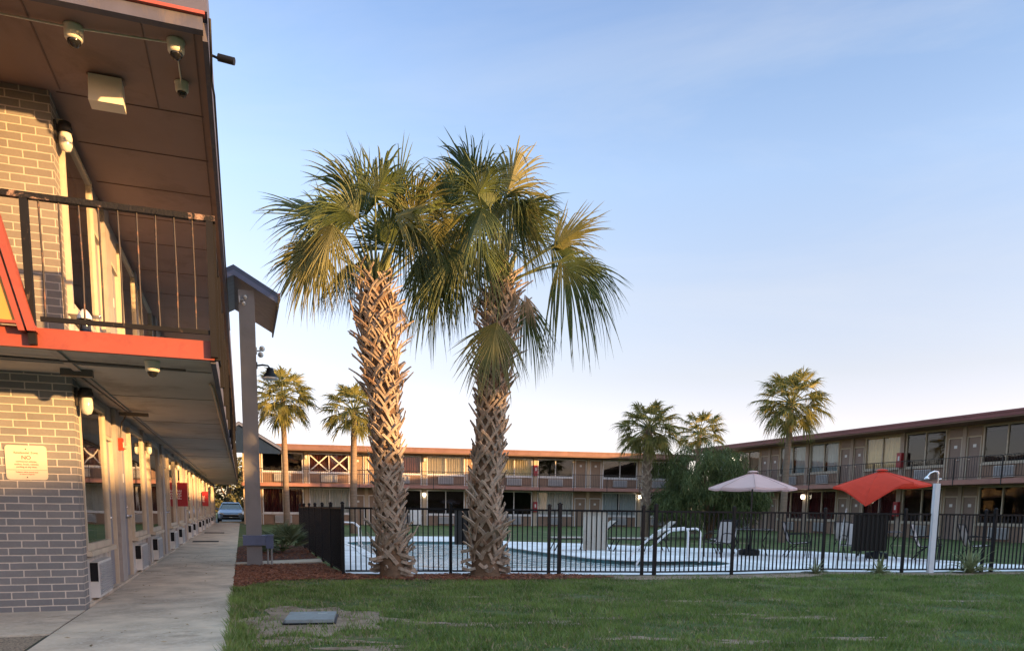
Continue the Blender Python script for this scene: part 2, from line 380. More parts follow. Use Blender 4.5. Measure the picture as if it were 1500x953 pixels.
# coping strip and hairline joints of the deck
mb = MB()
for i in range(n):
    a = Vector((*pool[i], 0)); b = Vector((*pool[(i+1) % n], 0)); ga = grow(pool, .28)
    c = Vector((*ga[i], 0)); d = Vector((*ga[(i+1) % n], 0))
    q = [(a.x,a.y,.03),(b.x,b.y,.03),(d.x,d.y,.03),(c.x,c.y,.03)]
    mb.add(q, [(0,1,2,3)]); mb.add([(a.x,a.y,.03),(b.x,b.y,.03),(b.x,b.y,.0),(a.x,a.y,.0)], [(0,1,2,3)]); mb.add([(c.x,c.y,.03),(d.x,d.y,.03),(d.x,d.y,.012),(c.x,c.y,.012)], [(0,1,2,3)])
o = mb.build('pool_coping', deck_m, kind='structure'); fix_normals(o.data)
# walkway of separate slabs
mb = MB(); joints = [4.6, 7.95, 10.25, 13.2, 16.2, 19.2, 22.2, 25.2, 28.2, 32, 36, 40, 44, 48, 52, 56]
for a, b in zip(joints[:-1], joints[1:]):
    mb.box(-1.70, -.16, a+.009, b-.009, -.05, .02)
mb.box(-9, -1.725, 7.95, 9.9, -.05, .018); mb.box(-1.62, -.2, 2.0, 4.58, -.05, .02)
mb.box(-1.9, -1.712, 9.9, 56, -.05, .05)
mb.build('walkway', conc_m, kind='structure')
sheet('walkway_joint', [(-1.74,2),(-.165,2),(-.165,56),(-1.74,56)], gap_m, .006, kind='structure')
sheet('gravel_patch', [(-9,5),(-1.75,5),(-1.75,7.93),(-9,7.93)], gravel_m, .004, kind='structure')
sheet('parking_road', [(-60,56.2),(-.0,56.2),(-.0,75),(-60,75)], road_m, .004, kind='structure')
mb = MB(); mb.box(-1.5, .4, 56.0, 56.15, 0, .12); mb.build('kerb', conc_m, kind='structure')
strip = [(.30,16.35),(1.62,16.75),(1.66,17.75),(.30,17.15)]
mb = MB(); mb.prism(strip, lambda u, v, d: (u, v, d), -.02, .035); mb.prism([(-.15,16.5),(.07,16.5),(.07,16.95),(-.15,16.95)], lambda u, v, d: (u, v, d), -.02, .03)
mb.build('concrete_path', conc_m, kind='structure')
mulch = smoothloop([(-.15,11.9),(.12,12.15),(.5,12.72),(1.3,12.8),(2.2,12.55),(3.3,12.2),(4.5,11.95),(5.6,11.95),(6.3,12.1),(5.6,12.8),(3.6,13.4),(1.75,13.85),(1.68,20),(1.62,24.3),(0,24.6),(-.14,20),(-.15,15)], 4)
sheet('mulch_bed', mulch, mulch_m, .010, kind='structure')
sandstrip = smoothloop([(5.8,12.0),(7.2,11.5),(9.6,11.35),(11,11.7),(12.6,11.1),(15,10.95),(19,10.5),(19.3,10.85),(14.6,11.45),(12.7,11.75),(11.1,12.25),(8.85,12.12),(7.2,12.35),(6.2,12.6)], 4)
sheet('bare_soil', sandstrip, sand_m, .006, kind='structure')
dirtpatch = smoothloop([(-.12,8.1),(-.02,8.6),(.25,8.8),(.22,9.3),(.5,9.55),(.72,9.2),(1.05,9.3),(1.12,8.9),(1.5,8.75),(1.42,8.35),(1.72,8.0),(1.3,7.85),(1.34,7.4),(.95,7.55),(.7,7.15),(.45,7.5),(.1,7.25),(.12,7.7)], 4)
sheet('bare_soil', dirtpatch, sand_m, .004, kind='structure')
patches = []
for px_, py_, a_, b_ in ((.55,7.0,.5,.16),(1.78,7.77,.35,.10),(2.3,7.48,.3,.12),(3.05,7.41,.42,.13),(3.79,7.58,.3,.08),(5.59,8.74,.45,.1),(4.46,5.79,.35,.12),(6.1,6.94,.4,.14),(5.53,5.68,.3,.1),(1.0,6.45,.35,.14),(3.5,6.26,.4,.1),(9.39,7.75,.5,.1),(5.49,7.4,.35,.08),(.15,7.0,.3,.2),(2.9,9.9,.4,.1)):
    ph = R.uniform(0,6); pts = []
    for k in range(22):
        t_ = k*2*math.pi/22; q_ = 1+.35*math.sin(3*t_+ph)+.25*math.sin(5*t_+2*ph)+R.uniform(-.15,.15)
        u_, v_ = a_*q_*math.cos(t_), b_*q_*math.sin(t_); pts.append((max(-.15, px_+u_*.95+v_*.3), py_-u_*.32+v_*.95))
    patches.append(pts); sheet('bare_soil', pts, sand_m, .0035+.0002*len(patches), kind='structure')
# mulch chips
mb = MB(); cnt = 0
while cnt < 5200:
    x = R.uniform(-.15, 6.3); y = R.uniform(11.8, 17) if R.random() < .75 else R.uniform(13, 23)
    if not inpoly(x, y, mulch) or (.25 < x < 1.7 and 16.3 < y < 17.8) or (-.2 < x < .4 and 16.2 < y < 17): continue
    cnt += 1; a = R.uniform(0, 3.14); L = R.uniform(.025, .09); W = R.uniform(.008, .02); z = R.uniform(.012, .035); t = R.uniform(-.25, .35)
    d = Vector((math.cos(a)*L, math.sin(a)*L, t*L)); s = Vector((-math.sin(a), math.cos(a), R.uniform(-.4,.4)))*W
    c = Vector((x, y, z)); u = Vector((0,0,.006))
    mb.add([c-d/2-s/2, c+d/2-s/2, c+d/2+s/2, c-d/2+s/2, c-d/2-s/2+u, c+d/2-s/2+u, c+d/2+s/2+u, c-d/2+s/2+u], [(4,5,6,7),(0,1,5,4),(1,2,6,5),(2,3,7,6),(3,0,4,7)])
mb.build('mulch_chips', chip_m, kind='stuff', label='red brown bark mulch chips strewn under the palms', category='mulch')
mb = MB()
for i in range(150):
    x, y_ = (R.uniform(-1.65,-.2), R.uniform(6.3,20)) if i < 60 else (R.uniform(-.1,9), R.uniform(5.5,12.3))
    a = R.uniform(0,6.28); l_ = R.uniform(.012,.035); w_ = l_*R.uniform(.25,.6); z = .028 if i < 60 else R.uniform(.02,.045)
    d = Vector((math.cos(a),math.sin(a),R.uniform(-.1,.3)))*l_; q_ = Vector((-math.sin(a),math.cos(a),0))*w_; c = Vector((x,y_,z))
    mb.add([c-d,c-q_+Vector((0,0,.004)),c+d,c+q_,c+Vector((0,0,.007))], [(0,1,4),(1,2,4),(2,3,4),(3,0,4)])
mb.build('leaf_litter', M('dry_leaf', (.16,.10,.055), .9, .5, 3, alt=(.3,.22,.12)), kind='stuff', label='dry leaf bits scattered over the walkway and lawn', category='litter')
# grass blades
rng = np.random.default_rng(3)
def patchn(x, y):
    return (np.sin(x*1.7+.6*np.sin(y*2.3))*np.sin(y*2.1+.8*np.sin(x*1.3+1))+.6*np.sin(x*4.1+1.3*np.sin(y*3.7))*np.sin(y*4.9+2)+.4*np.sin(x*9+y*7))
NB = 300000
yy = 4.2+(12.9-4.2)*rng.random(NB)**1.1; xx = -.2+20*rng.random(NB)**1.25
keep = (xx < 1.75*yy+2)
pn = patchn(xx, yy)
keep &= rng.random(NB) < np.clip(.95-.75*np.clip(pn-.35, 0, 1)*1.1, .12, 1)
xx, yy, pn = xx[keep], yy[keep], pn[keep]
def maskpoly(poly, lo):
    c = np.zeros(len(xx), bool); j = len(poly)-1
    for i in range(len(poly)):
        (xi, yi), (xj, yj) = poly[i], poly[j]
        c ^= ((yi > yy) != (yj > yy)) & (xx < (xj-xi)*(yy-yi)/(yj-yi+1e-12)+xi); j = i
    return ~c | (rng.random(len(xx)) < lo)
km = maskpoly(mulch, .01) & maskpoly(sandstrip, .10) & maskpoly(dirtpatch, .17) & np.logical_and.reduce([maskpoly(q_, .42) for q_ in patches]) & ~((xx > .36) & (xx < .98) & (yy > 7.85) & (yy < 8.75)) & (xx > -.165)
fence_y = np.interp(xx, [p[0] for p in FP], [p[1] for p in FP]); km &= yy < fence_y-.12
xx, yy, pn = xx[km], yy[km], pn[km]; nb = len(xx)
edge = np.exp(-((xx+.15)/.22)**2)*(yy < 10.6)
hh = (.022+.04*rng.random(nb))*(1-.35*np.clip(pn, -1, 1))*(1+1.2*edge); aa = rng.random(nb)*6.283; ww = .0035+.004*rng.random(nb)
lean = hh*(.25+.7*rng.random(nb)); la = rng.random(nb)*6.283
V = np.zeros((nb, 3, 3)); V[:,0] = np.c_[xx-np.cos(aa)*ww, yy-np.sin(aa)*ww, np.zeros(nb)]; V[:,1] = np.c_[xx+np.cos(aa)*ww, yy+np.sin(aa)*ww, np.zeros(nb)]
V[:,2] = np.c_[xx+np.cos(la)*lean, yy+np.sin(la)*lean, hh]
me = bpy.data.meshes.new('grass'); me.vertices.add(nb*3); me.vertices.foreach_set('co', V.ravel())
me.loops.add(nb*3); me.loops.foreach_set('vertex_index', np.arange(nb*3, dtype=np.int32)); me.polygons.add(nb); me.polygons.foreach_set('loop_start', np.arange(0, nb*3, 3, dtype=np.int32))
me.update(); me.validate(); me.materials.append(blade_m)
dry = rng.random(nb) < (.11+.25*np.clip(pn, 0, 1))
pi_ = np.where(dry, 1, 0).astype(np.int32); me.materials.append(M('dry_blade', (.26,.22,.12), .8, .4, 4)); me.polygons.foreach_set('material_index', pi_)
link('grass', me, kind='stuff', label='short patchy green lawn grass in front of the pool fence', category='grass')

# ------------------------------------------------------------------ motel buildings
CACHE = {}
def cached(key, name, mat, fn, parent, loc, **tags):
    if key not in CACHE:
        mb = MB(); fn(mb); o = mb.build(name, mat, parent, loc, **tags); CACHE[key] = o.data; return o
    return link(name, CACHE[key], parent, loc, **tags)
def curtain_fn(w, h, seed, gap=0.):
    def fn(mb):
        r = random.Random(seed); k = int(w*28); pts = []; ph = r.random()*6
        for i in range(k+1):
            x = w*i/k; pts.append((x, .035*math.sin(i*1.35+ph+.8*math.sin(i*.23))+.012*math.sin(i*.5)))
        for i in range(k):
            if gap and abs(pts[i][0]-w*.5) < gap: continue
            (a, ya), (b, yb) = pts[i], pts[i+1]
            mb.add([(a,ya,0),(b,yb,0),(b,yb,h),(a,ya,h)], [(0,1,2,3)], True)
    return fn
def window(root, x0, x1, z0, z1, st, curtain=None, gap=0, braced=False):
    w, h = x1-x0, z1-z0; k = (round(w,2), round(h,2)); fd = st['fd']
    def frame(mb):
        t = st['ft']
        mb.box(0, t, -fd, .1, 0, h); mb.box(w-t, w, -fd, .1, 0, h); mb.box(t, w-t, -fd+.004, .1, 0, t*1.3); mb.box(t, w-t, -fd+.004, .1, h-t, h)
        if st['mull']: mb.box(w/2-.028, w/2+.028, -fd+.012, .09, t*1.3, h-t)
        mb.box(-.04, w+.04, -fd-.05, -.003, -.06, -.002)
    f = cached(('wf', st['name'], k), 'window', st['trim'], frame, root, (x0, 0, z0))
    cached(('wp', st['name'], k), 'pane', st['glass'], lambda mb: mb.add([(.03,st['py'],.03),(w-.03,st['py'],.03),(w-.03,st['py'],h-.03),(.03,st['py'],h-.03)], [(0,1,2,3)]), f, (0,0,0))
    if curtain: cached(('wc', st['name'], k, curtain.name, gap), 'curtain', curtain, curtain_fn(w-.1, h-.06, len(CACHE), gap), f, (.05, .16, .03))
    if braced:
        mb = MB()
        for a, b in ((.12, w/2-.12), (w/2+.12, w-.12)):
            mb.bar((a, .008, .18), (b, .008, h-.15), .08, .006, (0,1,0)); mb.bar((a, .018, h-.15), (b, .018, .18), .08, .006, (0,1,0))
        mb.build('brace', white_m, f)
    return f
def door(root, x0, x1, z0, z1, st, mat, handle_left=True, plate=True):
    w, h = x1-x0, z1-z0; k = (round(w,2), round(h,2), handle_left)
    def leaf(mb):
        mb.box(.05, w-.05, .02, .07, .01, h-.05)
    def fr(mb):
        mb.box(0, .05, -.03, .1, 0, h); mb.box(w-.05, w, -.03, .1, 0, h); mb.box(.05, w-.05, -.028, .1, h-.05, h)
    d = cached(('d', st['name'], k, mat.name), 'door', mat, leaf, root, (x0, 0, z0))
    cached(('df', st['name'], k), 'door_frame', st['trim'], fr, d, (0,0,0))
    hx = .13 if handle_left else w-.13
    def hd(mb):
        mb.lathe([(.0,.0),(.028,.0),(.028,.02),(.012,.022),(.012,.05),(.026,.055),(.026,.075),(0,.08)], (0,0,0), 10)
        mb.v = [(x, .02-z, y) for x, y, z in mb.v]
        mb.bar((0,-.045,0), (.11 if handle_left else -.11,-.045,0), .02, .018)
        q = MB(); q.lathe([(0,0),(.024,0),(.024,.018),(0,.02)], (0,0,.16), 10)
        mb.add([(x, .02-(z-.16), y+.14) for x, y, z in q.v], q.f, True)
    cached(('dh', k), 'handle', chrome_m, hd, d, (hx, 0, .98))
    if plate: cached(('dn', st['name']), 'number_plate', white_m, lambda mb: mb.box(-.08, .08, .012, .019, 0, .14), d, (w/2, 0, 1.52))
    return d
def ac_unit(root, x0, w, z0, h, dep, st):
    def case(mb): mb.box(0, w, -dep, -.003, 0, h)
    def gr(mb):
        mb.box(.03, w-.03, -dep-.008, -dep-.001, .03, h-.03)
        k = 12
        for i in range(k): zz = .05+(h-.1)*i/(k-1); mb.box(.04, w-.04, -dep-.02, -dep-.009, zz-.006, zz+.006)
    a = cached(('ac', st['name'], round(w,2)), 'air_conditioner', ac_m, case, root, (x0, 0, z0))
    cached(('ag', st['name'], round(w,2)), 'grille', acg_m, gr, a, (0,0,0))
def wall_with_openings(root, xa, xb, z0, z1, ops, mat, name='wall', th=.14, skip=True):
    """ops: sorted (x0, x1, bottom, top)"""
    mb = MB(); x = xa
    for a, b, lo, hi in ops:
        if a > x: mb.box(x, a, 0, th, z0, z1)
        if lo > z0+.02: mb.box(a, b, .004, th, z0, lo)
        if hi < z1-.02: mb.box(a, b, .004, th, hi, z1)
        x = b
    if x < xb: mb.box(x, xb, 0, th, z0, z1)
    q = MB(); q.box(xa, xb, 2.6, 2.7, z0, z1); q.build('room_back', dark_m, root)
    return mb.build(name, mat, root)
def rail_section(root, a, b, y, z0, mat, h=.95, sp=.115, post=True):
    L = b-a
    def fn(mb):
        mb.box(0, L, -.02, .02, h-.035, h); mb.box(0, L, -.015, .015, .09, .115)
        k = int(L/sp)
        for i in range(1, k): x = L*i/k; mb.box(x-.007, x+.007, -.007, .007, .115, h-.035)
    cached(('rs', round(L,2), round(h,2), sp, mat.name), 'railing', mat, fn, root, (a, y, z0))
    if post: cached(('rp', mat.name), 'railing_post', mat, lambda mb: mb.box(-.022, .022, -.032, .022, -.26, h+.02), root, (a, y-.02, z0))

# ---- far building across the pool and right wing share one kind of facade
def courtyard_block(root, xa, xb, pil, P, st, roofz, curtains, lastx):
    zf = 2.71; ceil2 = st['ceil2']
    k = P/7.85
    for fl, (z0, z1) in enumerate(((0, 2.5), (zf, ceil2))):
        ops = []
        H = z1-z0; top = z1-.06
        for i, p in enumerate(pil):
            cl, cr = curtains.get((i, fl), (None, None))
            wl = (p-2.83*k, p-.18*k, z0+.74, top); wr = (p+.18*k, p+2.83*k, z0+.74, top)
            d1 = (p+2.96*k, p+3.80*k, z0, z0+2.02); d2 = (p+4.08*k, p+4.92*k, z0, z0+2.02)
            for o, cc in ((wl, cl), (wr, cr)):
                if o[0] < xa or o[1] > xb: continue
                ops.append(o)
                br = cc == 'X'; cm = cur_brick if br else cc
                window(root, *o, st, cm, 0.12 if cm in (cur_grey,) else 0, br)
                def panel(mb, L=o[1]-o[0]): mb.box(.02, L-.02, -.02, -.004+.004, 0, .62)
                cached(('pn', st['name'], round(o[1]-o[0],2)), 'sill_panel', panelB_m, panel, root, (o[0], 0, z0+.03))
                for xt in (o[0]-.01, o[1]-.05):
                    cached(('pf', st['name']), 'panel_trim', st['trim'], lambda mb: mb.box(0, .06, -.035, -.002, 0, .68), root, (xt, 0, z0))
                ac_unit(root, o[0]+(o[1]-o[0])/2-.53*k, 1.06*k, z0+.12, .5, .12, st)
            for o, hl in ((d1, False), (d2, True)):
                if o[0] < xa or o[1] > xb: continue
                ops.append(o); door(root, *o, st, st['door'], hl)
                cached(('tr', st['name'], round(o[1]-o[0],2)), 'transom', st['door'], lambda mb, w=o[1]-o[0], h=z1-z0-2.1: mb.box(.04, w-.04, -.01, -.001, 0, h), root, (o[0], 0, z0+2.05))
            if xa < p < xb:
                cached(('pl', st['name'], round(H,2)), 'pilaster', st['pil'], lambda mb, H=H: mb.box(-.11, .11, -.10, -.002, 0, H-.004), root, (p, 0, z0+.002))
            q = p+3.94*k
            if xa < q < xb:
                cached(('pd', st['name'], round(H,2)), 'pilaster', st['pil'], lambda mb, H=H: mb.box(-.1, .1, -.07, -.002, 0, H-.004), root, (q, 0, z0+.002))
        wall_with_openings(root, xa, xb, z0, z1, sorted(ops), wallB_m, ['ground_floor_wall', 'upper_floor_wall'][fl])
    mb = MB(); mb.box(xa, xb, -1.4, 2.59, 2.5, 2.71); mb.build('balcony_slab', st['slab'], root)
    mb = MB(); mb.box(xa, xb, -1.45, 9, ceil2+.001, ceil2+.06); mb.build('soffit', soffB_m, root)
    mb = MB(); mb.box(xa-.2, lastx+.2, -1.5, 9.2, ceil2+.062, roofz); mb.box(xa-.2, lastx+.2, -1.53, -1.503, roofz-.07, roofz+.02)
    mb.build('roof', st['roof'], root)
    mb = MB(); mb.box(xa, xb, 2.75, 9, 0, ceil2); mb.box(xa, xa+.1, .15, 2.6, 0, ceil2); mb.build('rear_wall', wallB_m, root)
stB = dict(name='back', trim=white_m, glass=glassB, fd=.03, ft=.07, mull=True, door=doorB_m, pil=pilB_m, slab=slabB_m, roof=roofB_m, ceil2=4.80, py=.03)
stR = dict(name='right', trim=cream_m, glass=glassB, fd=.03, ft=.06, mull=True, door=doorR_m, pil=pilR_m, slab=slabB_m, roof=roofR_m, ceil2=5.22, py=.03)
B_LOC = (1.352, 52.877, 0); B_ROT = rad(-7.853)
back = thing('motel_building', 'two storey motel wing with rust fascia and lit cream curtains across the pool', 'building', B_LOC, B_ROT)
pilB = [-5.06, 2.79, 10.64, 18.49, 26.34]
courtyard_block(back, -1.15, 30.2, pilB, 7.85, stB, 5.17, {
    (1,1): (None, 'X'), (2,1): (cur_brick, cur_cream), (3,1): (cur_cream, None), (4,1): (None, None),
    (1,0): (cur_red, cur_white), (2,0): (None, None), (3,0): (None, cur_white), (4,0): (cur_grey, None), (0,0): (cur_white, cur_red), (0,1): (None, None)}, 30.2)
s = -1.1
while s < 30:
    rail_section(back, s, min(s+2.45, 30.1), -1.36, 2.71, blackrail_m, .93, .12); s += 2.45
right = thing('motel_building', 'two storey motel wing with maroon roof edge running along the right side', 'building', (31.6, 0, 0), rad(-90))
pilR = [-36.6-6.9, -36.6, -29.75, -22.9, -16.0]
courtyard_block(right, -46.5, -12.4, pilR, 6.87, stR, 5.50, {
    (1,1): (cur_grey, cur_grey), (2,1): (cur_cream, None), (3,1): (None, None), (0,1): (cur_white, cur_tan),
    (1,0): (cur_red, cur_red), (2,0): (cur_red, None), (3,0): (None, cur_red), (0,0): (cur_grey, cur_red)}, 42)
mb = MB(); mb.box(-12.38, 42, 0, 9, 0, 5.21); mb.build('plain_wall', wallB_m, right)
s = -46.3
while s < -13:
    rail_section(right, s, s+2.3, -1.36, 2.71, blackrail_m, 1.0, .12); s += 2.3

south = thing('motel_building', 'plain motel wing behind the viewer, outside the picture', 'building', (-10, -34, 0))
mb = MB(); mb.box(-14, 36, -8, 0, 0, 5.2); mb.build('wall', wallB_m, south)
mb = MB(); mb.box(-14.5, 36.5, -8.5, 1.5, 5.202, 5.5); mb.build('roof', roofR_m, south)
mb = MB(); mb.box(-14, 36, .002, 1.4, 2.5, 2.7); mb.build('balcony_slab', slabB_m, south)
# ---- near building on the left
left = thing('motel_building', 'near grey brick motel building with orange balcony edge on the left', 'building', (-1.78, 0, 0), rad(90))
stL = dict(name='left', trim=cream_m, glass=glassL, fd=.07, ft=.06, mull=False, door=doorL_m, py=-.035)
def L(x, y, z): return (y, -(x+1.78), z)         # world point -> building point
PL = 6.95; pl0 = [9.6+PL*i for i in range(7)]
for fl, (z0, z1) in enumerate(((.05, 2.62), (2.77, 5.51))):
    ops = []; zt = z1-.13
    for i, p in enumerate(pl0):
        wr = (p+.36, p+2.10, z0+.62, zt); d1 = (p+2.17, p+2.93, z0, z0+2.12); d2 = (p+3.72, p+4.48, z0, z0+2.12); wl = (p+4.55, p+6.30, z0+.62, zt)
        if i == 6: wl = None; d2 = None
        for o, cu in ((wr, (None, None, cur_tan)[i % 3] if fl else (None, cur_red, None)[i % 3]), (wl, (cur_tan, None)[i % 2])):
            if not o: continue
            ops.append(o); f = window(left, *o, stL, cu)
            def panel(mb, w=o[1]-o[0]):
                mb.box(0, w, -.012, 0, 0, .52); mb.box(-.02, .04, -.03, -.013, 0, .54); mb.box(w-.04, w+.02, -.03, -.013, 0, .54)
            cached(('lp', round(o[1]-o[0],2)), 'sill_panel', panelL_m, panel, left, (o[0], 0, z0))
            ac_unit(left, o[0]+.38, .92, z0+.03, .44, .11, stL)
            cached('acs', 'vent_gap', black_m, lambda mb: mb.box(-.008, -.001, -.10, -.014, .2, .43), left, (o[0]+.38, 0, z0+.03))
        for o, hl in ((d1, True), (d2, False)):
            if not o: continue
            ops.append(o); door(left, *o, stL, doorL_m, hl)
            cached(('lt', fl), 'transom', pilL_m, lambda mb, h=zt-z0-2.14: mb.box(.02, .74, -.02, -.002, 0, h), left, (o[0], 0, z0+2.13))
        for q, wd in ((p+3.325, .22), (p+6.95-.31, .13)):
            if i == 6 and q > p+4: continue
            cached(('lpl', fl, wd), 'pilaster', pilL_m, lambda mb, wd=wd, H=z1-z0: mb.box(-wd, wd, -.055, -.002, 0, H-.004), left, (q, 0, z0+.002))
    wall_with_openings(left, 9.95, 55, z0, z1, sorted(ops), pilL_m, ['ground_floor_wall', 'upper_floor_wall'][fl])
mb = MB(); mb.box(*(9.65, 9.93), -.06, 11, 0, 2.625); mb.build('brick_end_wall', brick_m, left)
mb = MB(); mb.box(*(9.65, 9.93), -.02, 11, 2.77, 5.515); mb.build('upper_brick_end_wall', brick_up, left)
mb = MB(); mb.box(54.9, 55.1, -.1, 11, 0, 5.51); mb.box(9.95, 54.9, 2.75, 11, 0, 5.51); mb.build('rear_wall', pilL_m, left)
# slab, ceilings, fascias
def wbox(mb, X0, X1, Y0, Y1, z0, z1): mb.box(Y0, Y1, -(X1+1.78), -(X0+1.78), z0, z1)
mb = MB(); wbox(mb, -12, -.24, 8.06, 55, 2.655, 2.76); mb.build('balcony_slab', ceil_m, left)
mb = MB(); wbox(mb, -12, -.25, 8.08, 55, 2.63, 2.652)
mb.build('balcony_ceiling', ceil_m, left)
mb = MB()
for yb in (11.2, 14.4, 17.6, 20.8, 24): wbox(mb, -1.7, -.26, yb, yb+.012, 2.622, 2.629)
wbox(mb, -1.62, -1.55, 8.1, 40, 2.605, 2.629); wbox(mb, -6, -.26, 8.9, 8.93, 2.618, 2.629)
mb.build('ceiling_seam', pilL_m, left)
mb = MB(); wbox(mb, -12, -.2, 7.99, 8.055, 2.60, 2.775); mb.build('balcony_fascia', orange_m, left)
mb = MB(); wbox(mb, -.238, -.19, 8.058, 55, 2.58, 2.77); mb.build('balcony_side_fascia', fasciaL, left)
mb = MB(); wbox(mb, -12, -.2, 8.0, 55, 5.52, 5.56); mb.build('soffit', soffit_m, left)
mb = MB()
for yb in (9.66, 10.82, 12.0, 13.2, 14.4, 16, 17.6): wbox(mb, -1.7, -.26, yb, yb+.012, 5.513, 5.519)
wbox(mb, -.72, -.71, 8.1, 9.66, 5.513, 5.519); wbox(mb, -.28, -.268, 8.1, 40, 5.513, 5.519); wbox(mb, -1.66, -1.645, 8.1, 9.6, 5.513, 5.519)
mb.build('soffit_seam', M('seam', (.14, .09, .075), .8), left)
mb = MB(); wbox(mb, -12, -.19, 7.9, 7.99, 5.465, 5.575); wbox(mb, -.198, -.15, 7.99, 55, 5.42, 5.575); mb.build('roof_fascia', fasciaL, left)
mb = MB(); wbox(mb, -12, -.17, 7.86, 7.93, 5.577, 5.605); mb.build('drip_edge', red_trim, left)
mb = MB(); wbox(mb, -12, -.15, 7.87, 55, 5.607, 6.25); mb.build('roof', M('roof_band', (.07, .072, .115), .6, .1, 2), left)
mb = MB(); mb.tube([L(-.13,7.95,5.6), L(-.13,8.0,5.3), L(-.14,8.3,5.25), L(-.13,9,5.45), L(-.13,20,5.4)], .012, 6); mb.build('roof_cable', black_m, left)
# near end railing, peeling paint
mb = MB(); wbox(mb, -6, -.15, 7.925, 7.985, 3.845, 3.895); mb.build('top_rail', toprail_m, left)
mb = MB(); wbox(mb, -1.63, -.22, 7.94, 7.97, 2.825, 2.865); mb.build('bottom_rail', rust_m, left)
for X in (-1.70, -.20): mb = MB(); wbox(mb, X-.03, X+.03, 7.925, 7.985, 2.62, 3.843); mb.build('railing_post', rust_m, left)
for i in range(9):
    X = -1.62+.155*i+.03
    mb = MB(); mb.tube([L(X,7.955,2.866), L(X+R.uniform(-.008,.008),7.955,3.3), L(X,7.955,3.844)], .0085, 6); mb.build('baluster', rustbar_m, left)
# side railing along the balcony
mb = MB(); wbox(mb, -.215, -.165, 8.0, 54, 3.845, 3.89); mb.build('top_rail', rust_m, left)
mb = MB(); wbox(mb, -.205, -.175, 8.0, 54, 2.83, 2.865); mb.build('bottom_rail', rust_m, left)
y = 8.02
while y < 54:
    cached('sp', 'railing_post', rust_m, lambda mb: mb.box(-.03, .03, -.022, .022, 0, 1.24), left, L(-.17, y, 2.60)); y += 1.75
y = 8.25; k = 0
while y < 30 and k < 90:
    cached('sb', 'baluster', rustbar_m, lambda mb: mb.box(-.008, .008, -.008, .008, 0, .98), left, L(-.19, y, 2.866)); y += .24; k += 1
mb = MB(); mb.tube([L(-.30,9.55,2.60), L(-.28,9.7,2.59), L(-.27,26,2.59)], .016, 6); mb.build('conduit', M('conduit_paint', (.55, .40, .26), .5), left)
mb = MB(); mb.tube([L(-2.4,8.33,5.49), L(-1.30,8.33,5.49), L(-.44,8.25,5.49), L(-.44,8.95,5.49)], .009, 6); mb.build('conduit', camw_m, left)
mb = MB(); mb.tube([L(-2.6,8.55,2.60), L(-1.5,8.62,2.60), L(-.5,8.7,2.60)], .013, 6); mb.tube([L(-1.62,9.3,2.60), L(-1.58,12.9,2.60), L(-1.58,25,2.60)], .012, 6); mb.tube([L(-1.58,12.95,2.60), L(-1.67,12.97,2.45), L(-1.70,12.93,2.2)], .012, 6)
wbox(mb, -1.75, -1.45, 9.25, 9.35, 2.56, 2.628); wbox(mb, -1.7, -1.3, 12.9, 13.0, 2.55, 2.60); mb.build('conduit', M('dark_conduit', (.12, .10, .085), .6), left)
# yellow and orange A-shaped frame on the balcony front
mb = MB(); mb.prism([(-4.4,2.80),(-1.79,2.80),(-2.05,3.9),(-2.62,6.3),(-4.4,6.3)], lambda u, v, d: L(u, d, v), 7.93, 7.90); mb.build('gable_infill', yellow_m, left)
for off, yy0, w_ in ((0, 7.86, .065), (-.085, 7.875, .05)):
    mb = MB(); a = (-1.655+off, 2.72); b = (-2.50+off, 6.3)
    mb.prism([(a[0]-w_,a[1]),(a[0],a[1]),b,(b[0]-w_,b[1])], lambda u, v, d: L(u, d, v), yy0+.12, yy0); mb.build('gable_trim', orange_m, left)
mb = MB(); wbox(mb, -4.4, -1.80, 7.87, 7.925, 2.775, 2.80); mb.build('gable_trim', orange_m, left)
# column with gable roof
colr = MB(); wbox(colr, .07, .37, 16.3, 16.6, 0, 5.42); colr.build('column', col_m, left)
cb = MB(); wbox(cb, .0, .44, 16.23, 16.67, .42, .62); cb.build('column_band', blue_m, left)
def gable(Y0, Y1, xr, ze, slope, xl, pediment, th=.10):
    zr = ze+slope*xr
    def slab(x0, za, x1, zb, t0, t1, y0, y1):
        m_ = MB(); m_.prism([(x0,za+t0),(x1,zb+t0),(x1,zb+t1),(x0,za+t1)], lambda u, v, d: L(u, d, v), y1, y0); return m_
    for x0, z0_, x1, z1_ in ((0, zr, xr, ze), (xl, ze+slope*(xr+xl) if xl > -xr else ze, 0, zr)):
        slab(x0, z0_, x1, z1_, 0, .05, Y0+.03, Y1-.03).build('gable_soffit', M('gable_soffit', (.22, .20, .20), .6), left)
        slab(x0, z0_, x1, z1_, .052, .15, Y0, Y1).build('gable_roof', navy_m, left)
        slab(x0, z0_, x1, z1_, -.05, .051, Y0-.02, Y0+.028).build('gable_trim', blue_m, left)
    e = MB(); wbox(e, xr, xr+.03, Y0, Y1, ze-.10, ze+.14); e.build('eave_board', M('eave_board', (.10, .075, .085), .5), left)
    e = MB(); wbox(e, xr+.031, xr+.05, Y0, Y1, ze+.02, ze+.15); e.build('drip_edge', red_trim, left)
    if pediment:
        e = MB(); e.prism([(xl+.1,ze-.25),(xr-.06,ze-.25),(xr-.06,ze+.0),(0,zr-.02),(xl+.1,ze+slope*(xr+xl))], lambda u, v, d: L(u, d, v), Y0+.2, Y0+.1); e.build('pediment', M('shaded_pediment_paint', (.012, .026, .062), .8, spec=.1), left)  # slate blue darkened further: the shade on the pediment is in its colour
gable(16.2, 19.2, .80, 5.25, .56, -.3, False)
gable(46, 49.5, 2.25, 4.45, .6, -.3, True)
